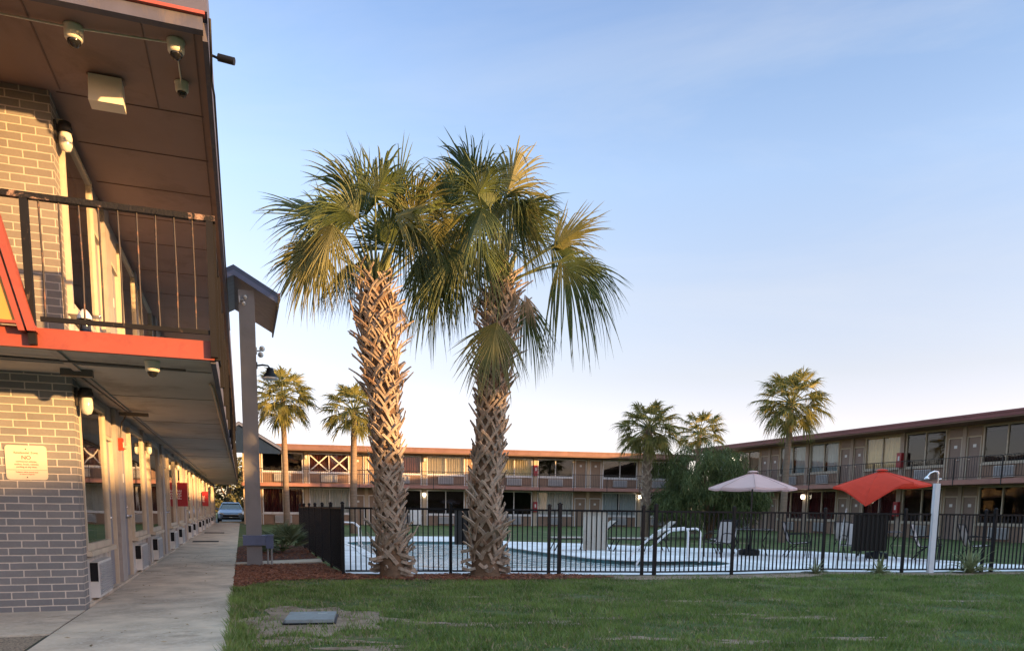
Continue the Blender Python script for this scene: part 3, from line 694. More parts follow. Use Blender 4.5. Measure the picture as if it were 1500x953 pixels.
# ------------------------------------------------------------------ fittings on the near building
def dome_camera(loc, label, s=1):
    t = thing('dome_camera', label, 'security camera', loc, 0, 'dome security cameras')
    mb = MB(); mb.lathe([(0,0),(.075*s,0),(.078*s,-.012*s),(.072*s,-.02*s),(.07*s,-.09*s),(.06*s,-.105*s),(.052*s,-.107*s)], n=20); mb.build('housing', camw_m, t)
    mb = MB(); mb.lathe([(.052*s,-.104*s),(.05*s,-.125*s),(.035*s,-.15*s),(.015*s,-.16*s),(0,-.162*s)], n=18); mb.build('dome', dome_m, t)
    return t
dome_camera((-1.30,8.36,5.518), 'cream dome camera on the upper soffit nearest the brick column', 1.12)
dome_camera((-.44,8.26,5.518), 'cream dome camera under the roof corner with a wire hanging from it', 1.05)
dome_camera((-.44,9.0,5.518), 'smaller cream dome camera behind the corner one on the upper soffit', .9)
dome_camera((-.79,8.45,2.628), 'cream dome camera under the orange balcony edge', .95)
t = thing('bullet_camera', 'black bullet camera sticking out from the roof corner', 'security camera', (-.13, 8.05, 5.33))
mb = MB(); mb.tube([(-.01,0,.02),(.06,0,.0)], .012, 8); mb.build('bracket', black_m, t)
mb = MB(); mb.tube([(.06,-.02,0),(.20,-.06,-.03)], .033, 12); mb.build('housing', black_m, t)
t = thing('ceiling_light', 'square white light box on the upper soffit lit by low sun', 'lamp', (-1.16, 9.2, 5.518))
mb = MB(); mb.box(-.17,.17,-.06,.06,-.02,0); mb.build('mount', soffit_m, t)
mb = MB(); mb.prism([(-.15,-.02),(-.16,-.27),(.16,-.27),(.15,-.02)], lambda u, v, d: (u, d, v), .10, -.10); mb.build('shade', M('light_box', (.72, .66, .55), .5, .05), t)
def wall_lamp(loc, rotz, label, s=1, group='jar shaped wall lamps along the near building'):
    t = thing('wall_lamp', label, 'lamp', loc, rotz, group)
    mb = MB(); mb.box(-.05*s,.05*s,-.02,.0,-.07*s,.13*s); mb.lathe([(0,.135*s),(.06*s,.13*s),(.075*s,.07*s),(.075*s,.03*s),(.06*s,.02*s)], (0,-.10*s,0), 14); mb.box(-.02,.02,-.08*s,-.015,.06*s,.10*s); mb.build('bracket', lampdark_m, t)
    mb = MB(); mb.lathe([(.055*s,.03*s),(.066*s,-.02*s),(.064*s,-.10*s),(.045*s,-.15*s),(0,-.165*s)], (0,-.10*s,0), 14); mb.build('jar', lampglass_m, t)
    return t
wall_lamp((-1.71, 9.80, 2.38), rad(90), 'jar wall lamp on the lower corner of the brick column')
wall_lamp((-1.76, 9.80, 5.15), rad(90), 'jar wall lamp on the upper brick column under the soffit')
for i in range(1, 6):
    wall_lamp((-1.722, pl0[i]-.33, 2.30), rad(90), 'jar wall lamp on the %s lamp pilaster past the brick column' % ('first','second','third','fourth','fifth')[i-1], .75)
t = thing('fire_alarm', 'red fire alarm box on the first grey pilaster', 'alarm', (-1.723, 12.92, 2.12), rad(90))
mb = MB(); mb.box(-.065,.065,-.06,0,-.09,.09); mb.build('case', redbell_m, t)
mb = MB(); mb.box(-.035,.035,-.072,-.062,-.05,.03); mb.build('strobe', lampglass_m, t)
def red_cabinet(loc, rotz, label, s=1., txt=True):
    t = thing('extinguisher_cabinet', label, 'fire cabinet', loc, rotz, 'red fire extinguisher cabinets')
    mb = MB(); mb.box(-.13*s,.13*s,-.20*s,0,0,.62*s); mb.build('case', red_m, t)
    mb = MB(); mb.box(-.05*s,.05*s,-.204*s,-.201*s,.16*s,.46*s); mb.build('window', M('cabinet_window', (.30, .05, .05), .3), t)
    return t
for yv, lab in ((23.3, 'red fire cabinet sticking out of the near building, closest to the brick column'), (37.4, 'smaller looking red fire cabinet farther down the near building walkway')):
    t = thing('extinguisher_cabinet', lab, 'fire cabinet', (-1.70, yv, 1.18), rad(90), 'red fire cabinets by the doors')
    mb = MB(); mb.box(-.11,.11,-.27,-.01,0,.66); mb.build('case', red_m, t)
    text_mesh('lettering', 'FIRE', .15, white_m, t, (-.1115, -.12, .33), (math.pi/2, -math.pi/2, -math.pi/2))
for yv, lab in ((27.4*.985, 'dark door mat nearest to the viewer on the walkway'), (35.5, 'dark door mat farther along the walkway')):
    mb = MB(); mb.box(-.40,.40,-.28,.28,0,.018); o = mb.build('door_mat', mat_m, None, (-1.16, yv, .021), label=lab, category='mat')
# notice on brick column
t = thing('notice_sign', 'cream no parking notice screwed to the grey brick column', 'sign', (-2.20, 9.645, 1.66))
def rrect(w, h, r, k=5):
    pts = []
    for cx, cy, a0 in ((w/2-r, h/2-r, 0), (-w/2+r, h/2-r, 90), (-w/2+r, -h/2+r, 180), (w/2-r, -h/2+r, 270)):
        for i in range(k+1): a = rad(a0+90*i/k); pts.append((cx+r*math.cos(a), cy+r*math.sin(a)))
    return pts
mb = MB(); mb.prism(rrect(.395,.37,.035), lambda u, v, d: (u, d, v), 0, -.006); mb.build('plate', sign_m, t); 
for body, size, z, mm in (('Residential Zone', .034, .095, ink_m), ('NO', .058, .035, inkred_m), ('commercial vehicles,', .024, .004, ink_m), ('trailers, boats, vehicles', .025, -.026, ink_m), ('parking at any time', .025, -.054, ink_m), ('Violators will be towed away', .018, -.108, inkred_m), ('at owner\'s expense', .018, -.130, inkred_m)):
    text_mesh('lettering', body, size, mm, t, (0, -.0075, z), (math.pi/2, 0, 0))
mb = MB(); mb.box(-.195,.195,-.0078,-.0062,-.0805,-.0775); mb.build('rule_line', ink_m, t)
for zz in (.145, -.158): mb = MB(); mb.lathe([(0,0),(.007,0),(.006,.004),(0,.005)], n=8); mb.v = [(x, -.006-z, y+zz) for x, y, z in mb.v]; mb.build('screw', lampdark_m, t)
# balcony lantern
t = thing('lantern', 'white topped dark lantern standing on the upper balcony floor', 'lantern', (-1.33, 8.25, 2.762))
mb = MB(); mb.lathe([(0,.0),(.055,0),(.06,.02),(.05,.03),(.05,.17),(.06,.18)], n=14); mb.build('body', dome_m, t)
mb = MB(); mb.lathe([(.068,.17),(.062,.20),(.04,.235),(.018,.26),(0,.265)], n=14); mb.build('cap', white_m, t)
# lights on the column
t = thing('barn_lamp', 'black gooseneck barn lamp on the tall grey column', 'lamp', (.372, 16.45, 4.02))
mb = MB(); mb.box(0,.02,-.05,.05,-.06,.06); mb.tube([(.02,0,.0),(.12,0,.02),(.22,0,.01),(.26,0,-.04)], .018, 8); mb.build('arm', black_m, t)
mb = MB(); mb.lathe([(0,0),(.06,0),(.07,-.04),(.08,-.09),(.13,-.15),(.16,-.19)], (.26,0,-.03), 18); mb.build('shade', black_m, t)
mb = MB(); mb.lathe([(.158,-.192),(.165,-.215),(.14,-.225),(0,-.23)], (.26,0,-.03), 18); mb.build('diffuser', M('lamp_diffuser', (.7, .7, .68), .4), t)
def floodlight(loc, label):
    t = thing('floodlight', label, 'lamp', loc, 0, 'twin floodlights')
    mb = MB(); mb.box(-.02,.0,-.06,.06,-.06,.06); mb.tube([(0,0,.0),(.07,-.02,.0)], .015, 8); mb.build('mount', steel_m, t)
    for dz, dx in ((.06,.10),(-.06,.07)):
        q = MB(); q.lathe([(0,.05),(.025,.05),(.028,.0),(.052,-.05),(.056,-.065),(0,-.06)], n=14)
        q.v = [(dx+x, -z*1.0-.0, dz+y) for x, y, z in q.v]; q.build('lamp_head', M('flood_white', (.66,.66,.64), .4), t)
floodlight((.39, 16.42, 4.30), 'white twin floodlight on the column above the barn lamp')
floodlight((.10, 16.28, 5.22), 'grey twin floodlight tucked under the gable at the column top')
t = thing('meter_box', 'slate blue box on two white pipe legs beside the column', 'utility box', (.52, 16.38, 0))
mb = MB(); mb.prism(rrect(.15,.26,.015,3), lambda u, v, d: (u, d, v+.48), .10, -.10); mb.box(-.085,.085,-.11,.11,.612,.63); mb.build('case', blue_m, t)
for dx in (-.04,.035): mb = MB(); mb.tube([(dx,0,0),(dx,0,.36)], .017, 8); mb.build('pipe_leg', steel_m, t)
# lamps and cabinets on the far wings
def on_back(s, z, y=-.10): 
    c, sn = math.cos(B_ROT), math.sin(B_ROT); return (B_LOC[0]+s*c-y*sn, B_LOC[1]+s*sn+y*c, z)
def globe_lamp(loc, rotz, label, lit):
    t = thing('wall_lamp', label, 'lamp', loc, rotz, 'globe lamps on the far wings')
    mb = MB(); mb.box(-.05,.05,-.03,0,-.05,.16); mb.lathe([(0,.17),(.08,.16),(.09,.12)], (0,-.11,0), 12); mb.build('bracket', lampdark_m, t)
    mb = MB(); mb.lathe([(.085,.12),(.11,.05),(.11,-.05),(.07,-.12),(0,-.14)], (0,-.11,0), 14); mb.build('globe', lit_m if lit else lampglass_m, t)
globe_lamp(on_back(10.64, 4.45), B_ROT, 'white globe lamp on the upper pilaster beside the golden curtains', False)
globe_lamp(on_back(10.64, 2.10), B_ROT, 'white globe lamp on the ground floor pilaster behind the first palm', True)
globe_lamp(on_back(2.79, 4.45), B_ROT, 'globe lamp beside the braced upper window', False)
globe_lamp(on_back(26.34, 2.15), B_ROT, 'brightly lit globe lamp beside the far palm trunk', True)
globe_lamp((31.49, 36.6, 2.1), rad(-90), 'lit globe lamp on the right wing behind the pink umbrella', True)
globe_lamp((31.49, 43.5, 4.7), rad(-90), 'lit globe lamp on the upper right wing beside the weeping tree', True)
for loc, rz, lab in ((on_back(18.49, 3.55), B_ROT, 'red fire cabinet on the upper floor of the far wing'), (on_back(18.49, 1.0), B_ROT, 'red fire cabinet on the ground floor of the far wing'), ((31.5, 29.75, 3.5), rad(-90), 'red fire cabinet on the upper floor of the right wing'), ((31.5, 29.75, 1.05), rad(-90), 'red fire cabinet on the ground floor behind the red umbrella')):
    t = thing('extinguisher_cabinet', lab, 'fire cabinet', loc, rz, 'red fire cabinets on the far wings')
    mb = MB(); mb.box(-.14,.14,-.18,0,0,.72); mb.build('case', red_m, t)
    mb = MB(); mb.box(-.05,.05,-.19,-.182,.32,.55); mb.build('window', white_m, t)
bx = on_back(9.95, 0, -1.0)
t = thing('white_cabinet', 'tall white metal cabinet standing before the far wing', 'cabinet', bx, B_ROT)
mb = MB(); mb.box(-.36,.36,-.3,.3,.08,1.05); mb.build('case', M('enamel_white', (.74,.73,.70), .4, .06, 2, dirt=(.5,.47,.42), dirt_amt=.6), t)
mb = MB(); mb.box(-.33,.33,-.325,-.302,.14,1.0); mb.build('door', white_m, t)
mb = MB(); mb.box(-.3,.3,-.25,.25,0,.078); mb.build('plinth', lampdark_m, t)

# ------------------------------------------------------------------ pool fence
fence = thing('pool_fence', 'black metal picket fence around the pool', 'fence', (1.70, 13.81, 0))
def fpost(x, y, h=1.27, w=.058):
    mb = MB(); mb.box(-w/2,w/2,-w/2,w/2,0,h); mb.box(-w/2-.008,w/2+.008,-w/2-.008,w/2+.008,h+.001,h+.02); mb.lathe([(.03,h+.02),(.02,h+.04),(0,h+.045)], n=6, smooth=False)
    mb.build('fence_post', black_m, fence, (x-1.70, y-13.81, 0))
def fpanel(a, b, name='fence_panel', z0=.055, z1=1.215):
    a = Vector((*a, 0)); b = Vector((*b, 0)); d = b-a; Ln = d.length; d.normalize(); mb = MB()
    s = .034
    mb.box(s, Ln-s, -.016, .016, z1-.035, z1); mb.box(s, Ln-s, -.014, .014, z0, z0+.03)
    k = max(2, round((Ln-2*s)/.0935))
    for i in range(1, k): x = s+(Ln-2*s)*i/k; mb.box(x-.0105, x+.0105, -.0095, .0095, z0+.03, z1-.035)
    mb.build(name, black_m, fence, (a.x-1.70, a.y-13.81, 0), math.atan2(d.y, d.x))
for i, p in enumerate(FP):
    fpost(*p, 1.30 if i in (3, 5, 10) else 1.27, .06 if i in (3,5,10) else .05)
    if i: fpanel(FP[i-1], p, 'gate' if i == 4 else 'fence_panel')
sy = 13.81; k = 0
SIDE = [(1.70, 13.81)]
while sy < 24:
    sy += 1.72; SIDE.append((1.68, sy))
for a, b in zip(SIDE[:-1], SIDE[1:]): fpanel(a, b); fpost(*b)
def fence_at(x):
    y = float(np.interp(x, [p[0] for p in FP], [p[1] for p in FP])); y2 = float(np.interp(x+.1, [p[0] for p in FP], [p[1] for p in FP]))
    return y, math.atan2(y2-y, .1)
def board(x, w, z0, z1, mat, label, name='fence_board'):
    y, a = fence_at(x); c = (x-math.sin(a)*.035, y+math.cos(a)*.035, 0)
    t = thing(name, label, 'board', c, a)
    mb = MB(); mb.prism([(px, pz+(z0+z1)/2) for px, pz in rrect(w, z1-z0, .02, 3)], lambda u, v, d: (u, d, v), .022, .0); mb.build('panel', mat, t)
    mb = MB(); mb.bar((-w/2+.03,.034,z0+.1),(w/2-.03,.034,z0+.1),.02,.03); mb.bar((-w/2+.03,.034,z1-.1),(w/2-.03,.034,z1-.1),.02,.03); mb.build('batten', mat, t)
board(6.17, .46, .47, 1.17, boardw_m, 'white board hung on the inner side of the fence gate')
board(12.02, .72, .44, 1.175, boardb_m, 'black board hung on the fence near the red umbrella')
board(3.78, .26, .55, 1.19, boardg_m, 'narrow dark grey board on the fence left of the second palm')
y0, a0 = fence_at(13.32)
t = thing('shower_post', 'white pool shower post with chrome head at the fence', 'shower', (13.30, 11.63, 0), a0)
mb = MB(); mb.box(-.055,.055,-.04,.04,0,1.82); mb.build('post', M('shower_white', (.66,.68,.72), .45, .06), t)
mb = MB(); mb.tube([(.02,0,1.82),(.02,0,2.0),(.0,0,2.05),(-.08,0,2.06),(-.18,0,2.02),(-.24,0,1.95)], .018, 8); mb.lathe([(.015,.02),(.05,-.02),(.05,-.04),(0,-.04)], (-.25,0,1.94), 12); mb.tube([(.02,-.0,1.90),(.09,0,1.91)], .016, 8); mb.build('shower_head', chrome_m, t)
mb = MB(); mb.box(.056,.062,-.03,.03,1.15,1.42); mb.build('sticker', navy_m, t)
t = thing('skimmer_pole', 'thin white pool pole leaning on the fence beside the black board', 'pole', (11.55, 12.18, 0))
mb = MB(); mb.tube([(-.08,.12,.02),(.02,.03,1.24)], .012, 8); mb.build('shaft', whitetube_m, t)
mb = MB(); mb.tube([(.02,.03,1.24),(.025,.025,1.30)], .016, 8); mb.build('grip', steel_m, t)

# ------------------------------------------------------------------ pool furniture
def umbrella(loc, label, mat, peak, edge, rad_, nseg, drop=None, tilt=0, group=None):
    t = thing('parasol', label, 'umbrella', loc)
    mb = MB(); mb.lathe([(0,.0),(.27,0),(.28,.03),(.28,.13),(.25,.16),(.06,.18),(.05,.3),(0,.3)], n=18); mb.build('base', black_m, t)
    mb = MB(); mb.tube([(0,0,.2),(0,0,peak-.02)], .022, 10); mb.build('pole', lampdark_m, t)
    can = MB(); rib = MB(); q = []; rings = 7
    sub = 6; nn = nseg*sub
    T = Matrix.Rotation(tilt, 3, Vector((1, .35, 0)))
    def P(k, f):
        a = 2*math.pi*k/nn+drop_ang; j = (k % sub)/sub
        rr = rad_*f*(math.cos(math.pi/nseg)/math.cos((j-.5)*2*math.pi/nseg))/math.cos(math.pi/nseg)*(1-.04*math.sin(math.pi*j)*f)
        z = peak-(peak-edge)*(f**1.05)+.05*math.sin(math.pi*j)*f*(1-f) - .03*f*math.sin(math.pi*j)
        if drop:
            for (da, amt) in drop:
                dd = abs((a-da+math.pi) % (2*math.pi)-math.pi)
                z -= amt*max(0, 1-dd/.85)**1.1*f**2; rr *= 1-.22*max(0, 1-dd/.85)*f**2*(amt > 0.2)
        p = Vector((rr*math.cos(a), rr*math.sin(a), z-peak)); p = T @ p
        return (p.x, p.y, p.z+peak)
    drop_ang = umbrella.ang
    for i in range(rings+1):
        for k in range(nn): q.append(P(k, max(.02, i/rings)))
    f = [(i*nn+k, i*nn+(k+1)%nn, (i+1)*nn+(k+1)%nn, (i+1)*nn+k) for i in range(rings) for k in range(nn)]
    can.add(q, f, nseg > 6)
    for k in range(nn):
        a = Vector(q[rings*nn+k]); b = Vector(q[rings*nn+(k+1)%nn]); d = Vector((0,0,-.05)); can.add([a,b,b+d,a+d], [(0,1,2,3)], True)
    c = can.build('canopy', mat, t)
    v = MB(); v.lathe([(.0,peak+.055),(.08,peak+.045),(.16,peak+.012)], n=nseg); v.build('vent', mat, t)
    sm_ = MB()
    for k in range(nseg): sm_.tube([Vector(P(k*sub, s_))+Vector((0,0,.004)) for s_ in (.05,.35,.7,.99)], .007, 4)
    sm_.build('seams', M('seam_'+mat.name, sc(tuple(umbrella.col), .8), .9), t)
    for k in range(nseg):
        r = MB(); pts = [Vector(P(k*sub, s_)) - Vector((0,0,.015)) for s_ in (.05,.4,.7,.98)]; r.tube(pts, .008, 5); r.build('rib', lampdark_m, t)
    return t
umbrella.ang = .2; umbrella.col = (.62,.44,.42)
umbrella((13.24,17.45,.012), 'faded pink open parasol above the patio table', pink_m, 2.26, 1.84, 1.08, 8)
umbrella.ang = rad(22); umbrella.col = (.7,.06,.025)
umbrella((15.84,15.55,.012), 'bright red parasol with one corner sagging down', redcan_m, 2.29, 1.91, 1.02, 6, drop=[(rad(202), .5)], tilt=rad(-2))
def sling_chair():
    t = thing('patio_chair', 'sling patio chair', 'chair', (0,0,0), 0, 'sling patio chairs around the pool')
    mb = MB(); n_ = 8
    pts = [(-.24,.40),(0,.37),(.20,.36),(.26,.42),(.33,.62),(.40,.86),(.42,.92)]
    for i in range(len(pts)-1):
        (a, za), (b, zb) = pts[i], pts[i+1]
        mb.add([(-.23,a,za),(.23,a,za),(.23,b,zb),(-.23,b,zb),(-.23,a,za-.008),(.23,a,za-.008),(.23,b,zb-.008),(-.23,b,zb-.008)], [(0,1,2,3),(7,6,5,4),(0,4,5,1),(2,6,7,3)])
    mb.build('sling', mesh_m, t)
    for sx in (-1, 1):
        x = .25*sx
        f = MB(); f.tube([(x,-.26,.40),(x,.0,.37),(x,.20,.355),(x,.27,.42),(x,.34,.62),(x,.43,.93)], .013, 6); f.build('side_rail', black_m, t)
        f = MB(); f.tube([(x*1.02,-.22,.0),(x*1.02,-.24,.40),(x*1.04,-.20,.60),(x*1.04,-.05,.63),(x*1.04,.15,.62),(x*1.02,.33,.60)], .013, 6); f.build('arm', black_m, t)
        f = MB(); f.tube([(x*1.02,.36,.0),(x*1.02,.24,.2),(x,.05,.365)], .013, 6); f.build('leg', black_m, t)
    f = MB(); f.tube([(-.25,.43,.93),(.25,.43,.93)], .013, 6); f.build('cross_rail', black_m, t); f = MB(); f.tube([(-.25,-.26,.40),(.25,-.26,.40)], .012, 6); f.build('cross_rail', black_m, t)
    return t
ch0 = sling_chair(); first = True
for x, y, a, lab in ((11.85,16.95,-70,'patio chair on the left of the pink parasol table'),(14.15,16.55,60,'patio chair on the right of the pink parasol table'),(13.05,18.55,180,'patio chair behind the pink parasol table'),(14.55,15.05,-60,'patio chair left of the red parasol pole'),(16.5,14.5,35,'patio chair in front of the red parasol, right of its pole'),(16.6,16.6,140,'patio chair behind the red parasol'),(14.55,20.3,150,'patio chair at the far deck edge left of the pink parasol'),(18.3,14.6,60,'patio chair on the grass behind the shower post'),(17.7,18.6,120,'patio chair at the far deck edge between the two parasols')):
    if first: ch0.location = (x,y,.012); ch0.rotation_euler = (0,0,rad(a)); ch0['label'] = lab; first = False
    else: dup(ch0, (x,y,.012 if x < 17 else .0), rad(a), lab)
def table(loc, label, r=.6):
    t = thing('patio_table', label, 'table', loc)
    mb = MB(); mb.lathe([(.03,.705),(r,.705),(r+.012,.712),(r,.725),(.03,.725)], n=28); mb.build('tabletop', M('dark_glass_top', (.06,.06,.065), .15), t)
    for k in range(4):
        a = rad(45+90*k); mb = MB(); mb.tube([(math.cos(a)*r*.85, math.sin(a)*r*.85, .70),(math.cos(a)*r*.55, math.sin(a)*r*.55, .35),(math.cos(a)*r*.8, math.sin(a)*r*.8, 0)], .014, 6); mb.build('leg', black_m, t)
table((13.24,17.45,.012), 'round dark patio table under the pink parasol'); table((15.84,15.55,.012), 'round dark patio table under the red parasol')
def lounger(loc, rz, label):
    t = thing('sun_lounger', label, 'sun lounger', loc, rz, 'sun loungers at the pool edge')
    mb = MB(); mb.prism([(-.95,.36),(.35,.36),(.95,.86),(.93,.89),(.34,.395),(-.95,.395)], lambda u, v, d: (u, d, v), .28, -.28); mb.build('sling', tan_m, t)
    for sy_ in (-.3,.3):
        f = MB(); f.tube([(-.98,sy_,.35),(.36,sy_,.35),(.75,sy_,.35)], .018, 6); f.tube([(.35,sy_,.36),(.97,sy_,.88)], .016, 6); f.build('frame_rail', black_m, t)
        for a, b in ((-.75,-.92),(.1,.0),(.6,.75)):
            f = MB(); f.tube([(a,sy_,.35),(b,sy_,0)], .015, 6); f.build('leg', black_m, t)
    f = MB(); f.tube([(.72,-.3,.35),(.72,.3,.35)], .014, 6); f.tube([(.7,-.28,.35),(.72,-.28,.66)], .01, 6); f.tube([(.7,.28,.35),(.72,.28,.66)], .01, 6); f.build('back_stay', black_m, t)
lounger((9.55,20.45,.012), rad(-10), 'tan sun lounger behind the white board, nearer the pool corner'); lounger((11.15,19.75,.012), rad(-14), 'tan sun lounger to the right of the white board beside the pool')
t = thing('handrail', 'white tubular handrail arching down into the pool', 'handrail', (10.2,15.3,0))
def hr(dx, dy):
    mb = MB(); mb.tube([(dx,dy,.0),(dx,dy,.70),(-.03+dx,.01+dy,.77),(-.10+dx,.03+dy,.80),(-.62+dx,.22+dy,.75),(-.72+dx,.26+dy,.70),(-1.25+dx,.45+dy,.18),(-1.5+dx,.53+dy,-.2)], .026, 10); mb.build('rail', whitetube_m, t)
hr(0,0); hr(.02,.55)
t = thing('pool_ladder', 'white pool ladder rails at the left far pool corner', 'ladder', (3.6,25.2,0))
for dy in (0,.5):
    mb = MB(); mb.tube([(-.55,dy,.012),(-.55,dy,.62),(-.45,dy,.72),(-.1,dy,.70),(.08,dy,.55),(.10,dy,-.3)], .022, 8); mb.build('rail', whitetube_m, t)
mb = MB()
for z in (-.05,-.25): mb.box(.08,.16,.0,.5,z,z+.03)
mb.build('step', whitetube_m, t)
# utility lid in the lawn
t = thing('utility_lid', 'grey green plastic utility lid lying in the lawn', 'utility cover', (.67, 8.28, 0), rad(-9))
mb = MB(); mb.prism(rrect(.50,.62,.02,3), lambda u, v, d: (u, v, d), 0, .055); o = mb.build('lid', lid_m, t)
mb = MB(); mb.prism(rrect(.54,.66,.02,3), lambda u, v, d: (u, v, d), -.02, .022); mb.build('rim', black_m, t)
mb = MB(); mb.box(.06,.16,.12,.155,.0552,.058); mb.box(-.13,-.06,.12,.135,.0552,.058); mb.build('lettering', M('lid_mark', (.33,.36,.36), .6), t)

# ------------------------------------------------------------------ vegetation
def fan(mb, hub, axis, nrm, Rr, spread, nseg, droop, r, limp=.5, cup=.12, wseg=1.0):
    """costapalmate leaf: ribs leave a short arching midrib, joined near it, split and limp towards the tips"""
    axis = axis.normalized(); side = axis.cross(nrm).normalized(); nn = side.cross(axis).normalized()
    fold = r.uniform(.1, .4)
    for i in range(nseg):
        u = (i+.5)/nseg*2-1+r.uniform(-.02,.02); a = u*spread
        d = (axis*math.cos(a)+side*math.sin(a)-nn*fold*abs(math.sin(a))).normalized()
        st0 = hub+axis*(.2*Rr*max(0, 1-abs(u)*1.25))-UP*droop*.06*Rr*(1-abs(u))
        L_ = Rr*(.78-.10*abs(u)**2)*r.uniform(.72, 1.12); lp = r.uniform(.2, 1.7)*limp*(.35+.75*droop); tw = r.uniform(-.5,.5)
        dth = 2*spread/nseg; kink = r.uniform(.4,.75); kb = r.uniform(0, 1.1)*limp*(r.random() < .35)
        s_ = side*math.cos(a)-axis*math.sin(a); prev = None; st = 7
        for j in range(st+1):
            t = j/st
            p = st0+d*L_*t+nn*(cup*Rr*(t*t)*(1-.8*abs(u)))
            g = max(0, t-.3); kk = max(0, t-kink)
            p = p-UP*(droop*.5*t*t+lp*g*g*1.1+kb*kk*1.0)*Rr-d*(lp*g*g*.45+kb*kk*.55)*Rr+s_*tw*g*g*Rr*.35
            hw = wseg*min(L_*max(t,.05)*dth*.52+.0042*Rr, .0175*Rr+.002)*(1 if t < .34 else max(.02, 1-((t-.34)/.66)**1.15))
            fo = nn*hw*.9
            cur = (p-s_*hw, p+fo, p+s_*hw)
            if prev: mb.add([*prev, *cur], [(0,1,4,3),(1,2,5,4)])
            prev = cur
def petiole(mb, a, b, r0=.028, r1=.012, sag=.1):
    a = Vector(a); b = Vector(b); m_ = (a+b)/2+UP*sag*(b-a).length
    pts = []
    for i in range(6):
        t = i/5; pts.append(a*(1-t)**2+m_*2*t*(1-t)+b*t*t)
    mb.tube(pts, [r0+(r1-r0)*i/5 for i in range(6)], 5)
def boots(mb, cen, rad_f, z0, z1, n_, r, Lf, kf, wf):
    for i in range(n_):
        f = i/(n_-1); z = z0+(z1-z0)*f+r.uniform(-.02,.02); ang = i*2.39996+r.uniform(-.15,.15)
        for sd in (-1, 1):
            if r.random() < .06: continue
            Ln = Lf(f)*r.choice((.55,.8,.95,1.1,1.3))*r.uniform(.85,1.15); kk = kf(f)*r.uniform(.3,1.8); wd = wf(f)*r.uniform(.8,1.2); sl_ = r.uniform(.35,.62)
            prev = None; q = []; st = 4
            for j in range(st+1):
                t = j/st; zz = z+Ln*.82*t; rr = rad_f(zz)+.012+kk*Ln*t**1.7
                an = ang+sd*(sl_*Ln*t-.02)/max(rad_f(zz), .12)
                o = Vector((math.cos(an), math.sin(an), 0)); tg = Vector((-math.sin(an), math.cos(an), 0))
                c = Vector((*cen(zz), zz))+o*rr
                path = (UP*.82+tg*sd*sl_+o*kk*1.7*t).normalized(); wv = path.cross(o).normalized()
                hw = wd*(1-.35*t); th = .016*(1-.4*t)
                q += [c-wv*hw-o*th, c+wv*hw-o*th, c+wv*hw*.8+o*th, c-wv*hw*.8+o*th]
            fs = [(k*4+m_, k*4+(m_+1)%4, k*4+4+(m_+1)%4, k*4+4+m_) for k in range(st) for m_ in range(4)]
            mb.add(q, fs+[(st*4,st*4+1,st*4+2,st*4+3)])
def interp(z, tab):
    for (a, va), (b, vb) in zip(tab[:-1], tab[1:]):
        if z <= b: t = max(0, (z-a)/(b-a)); return va+(vb-va)*t
    return tab[-1][1]
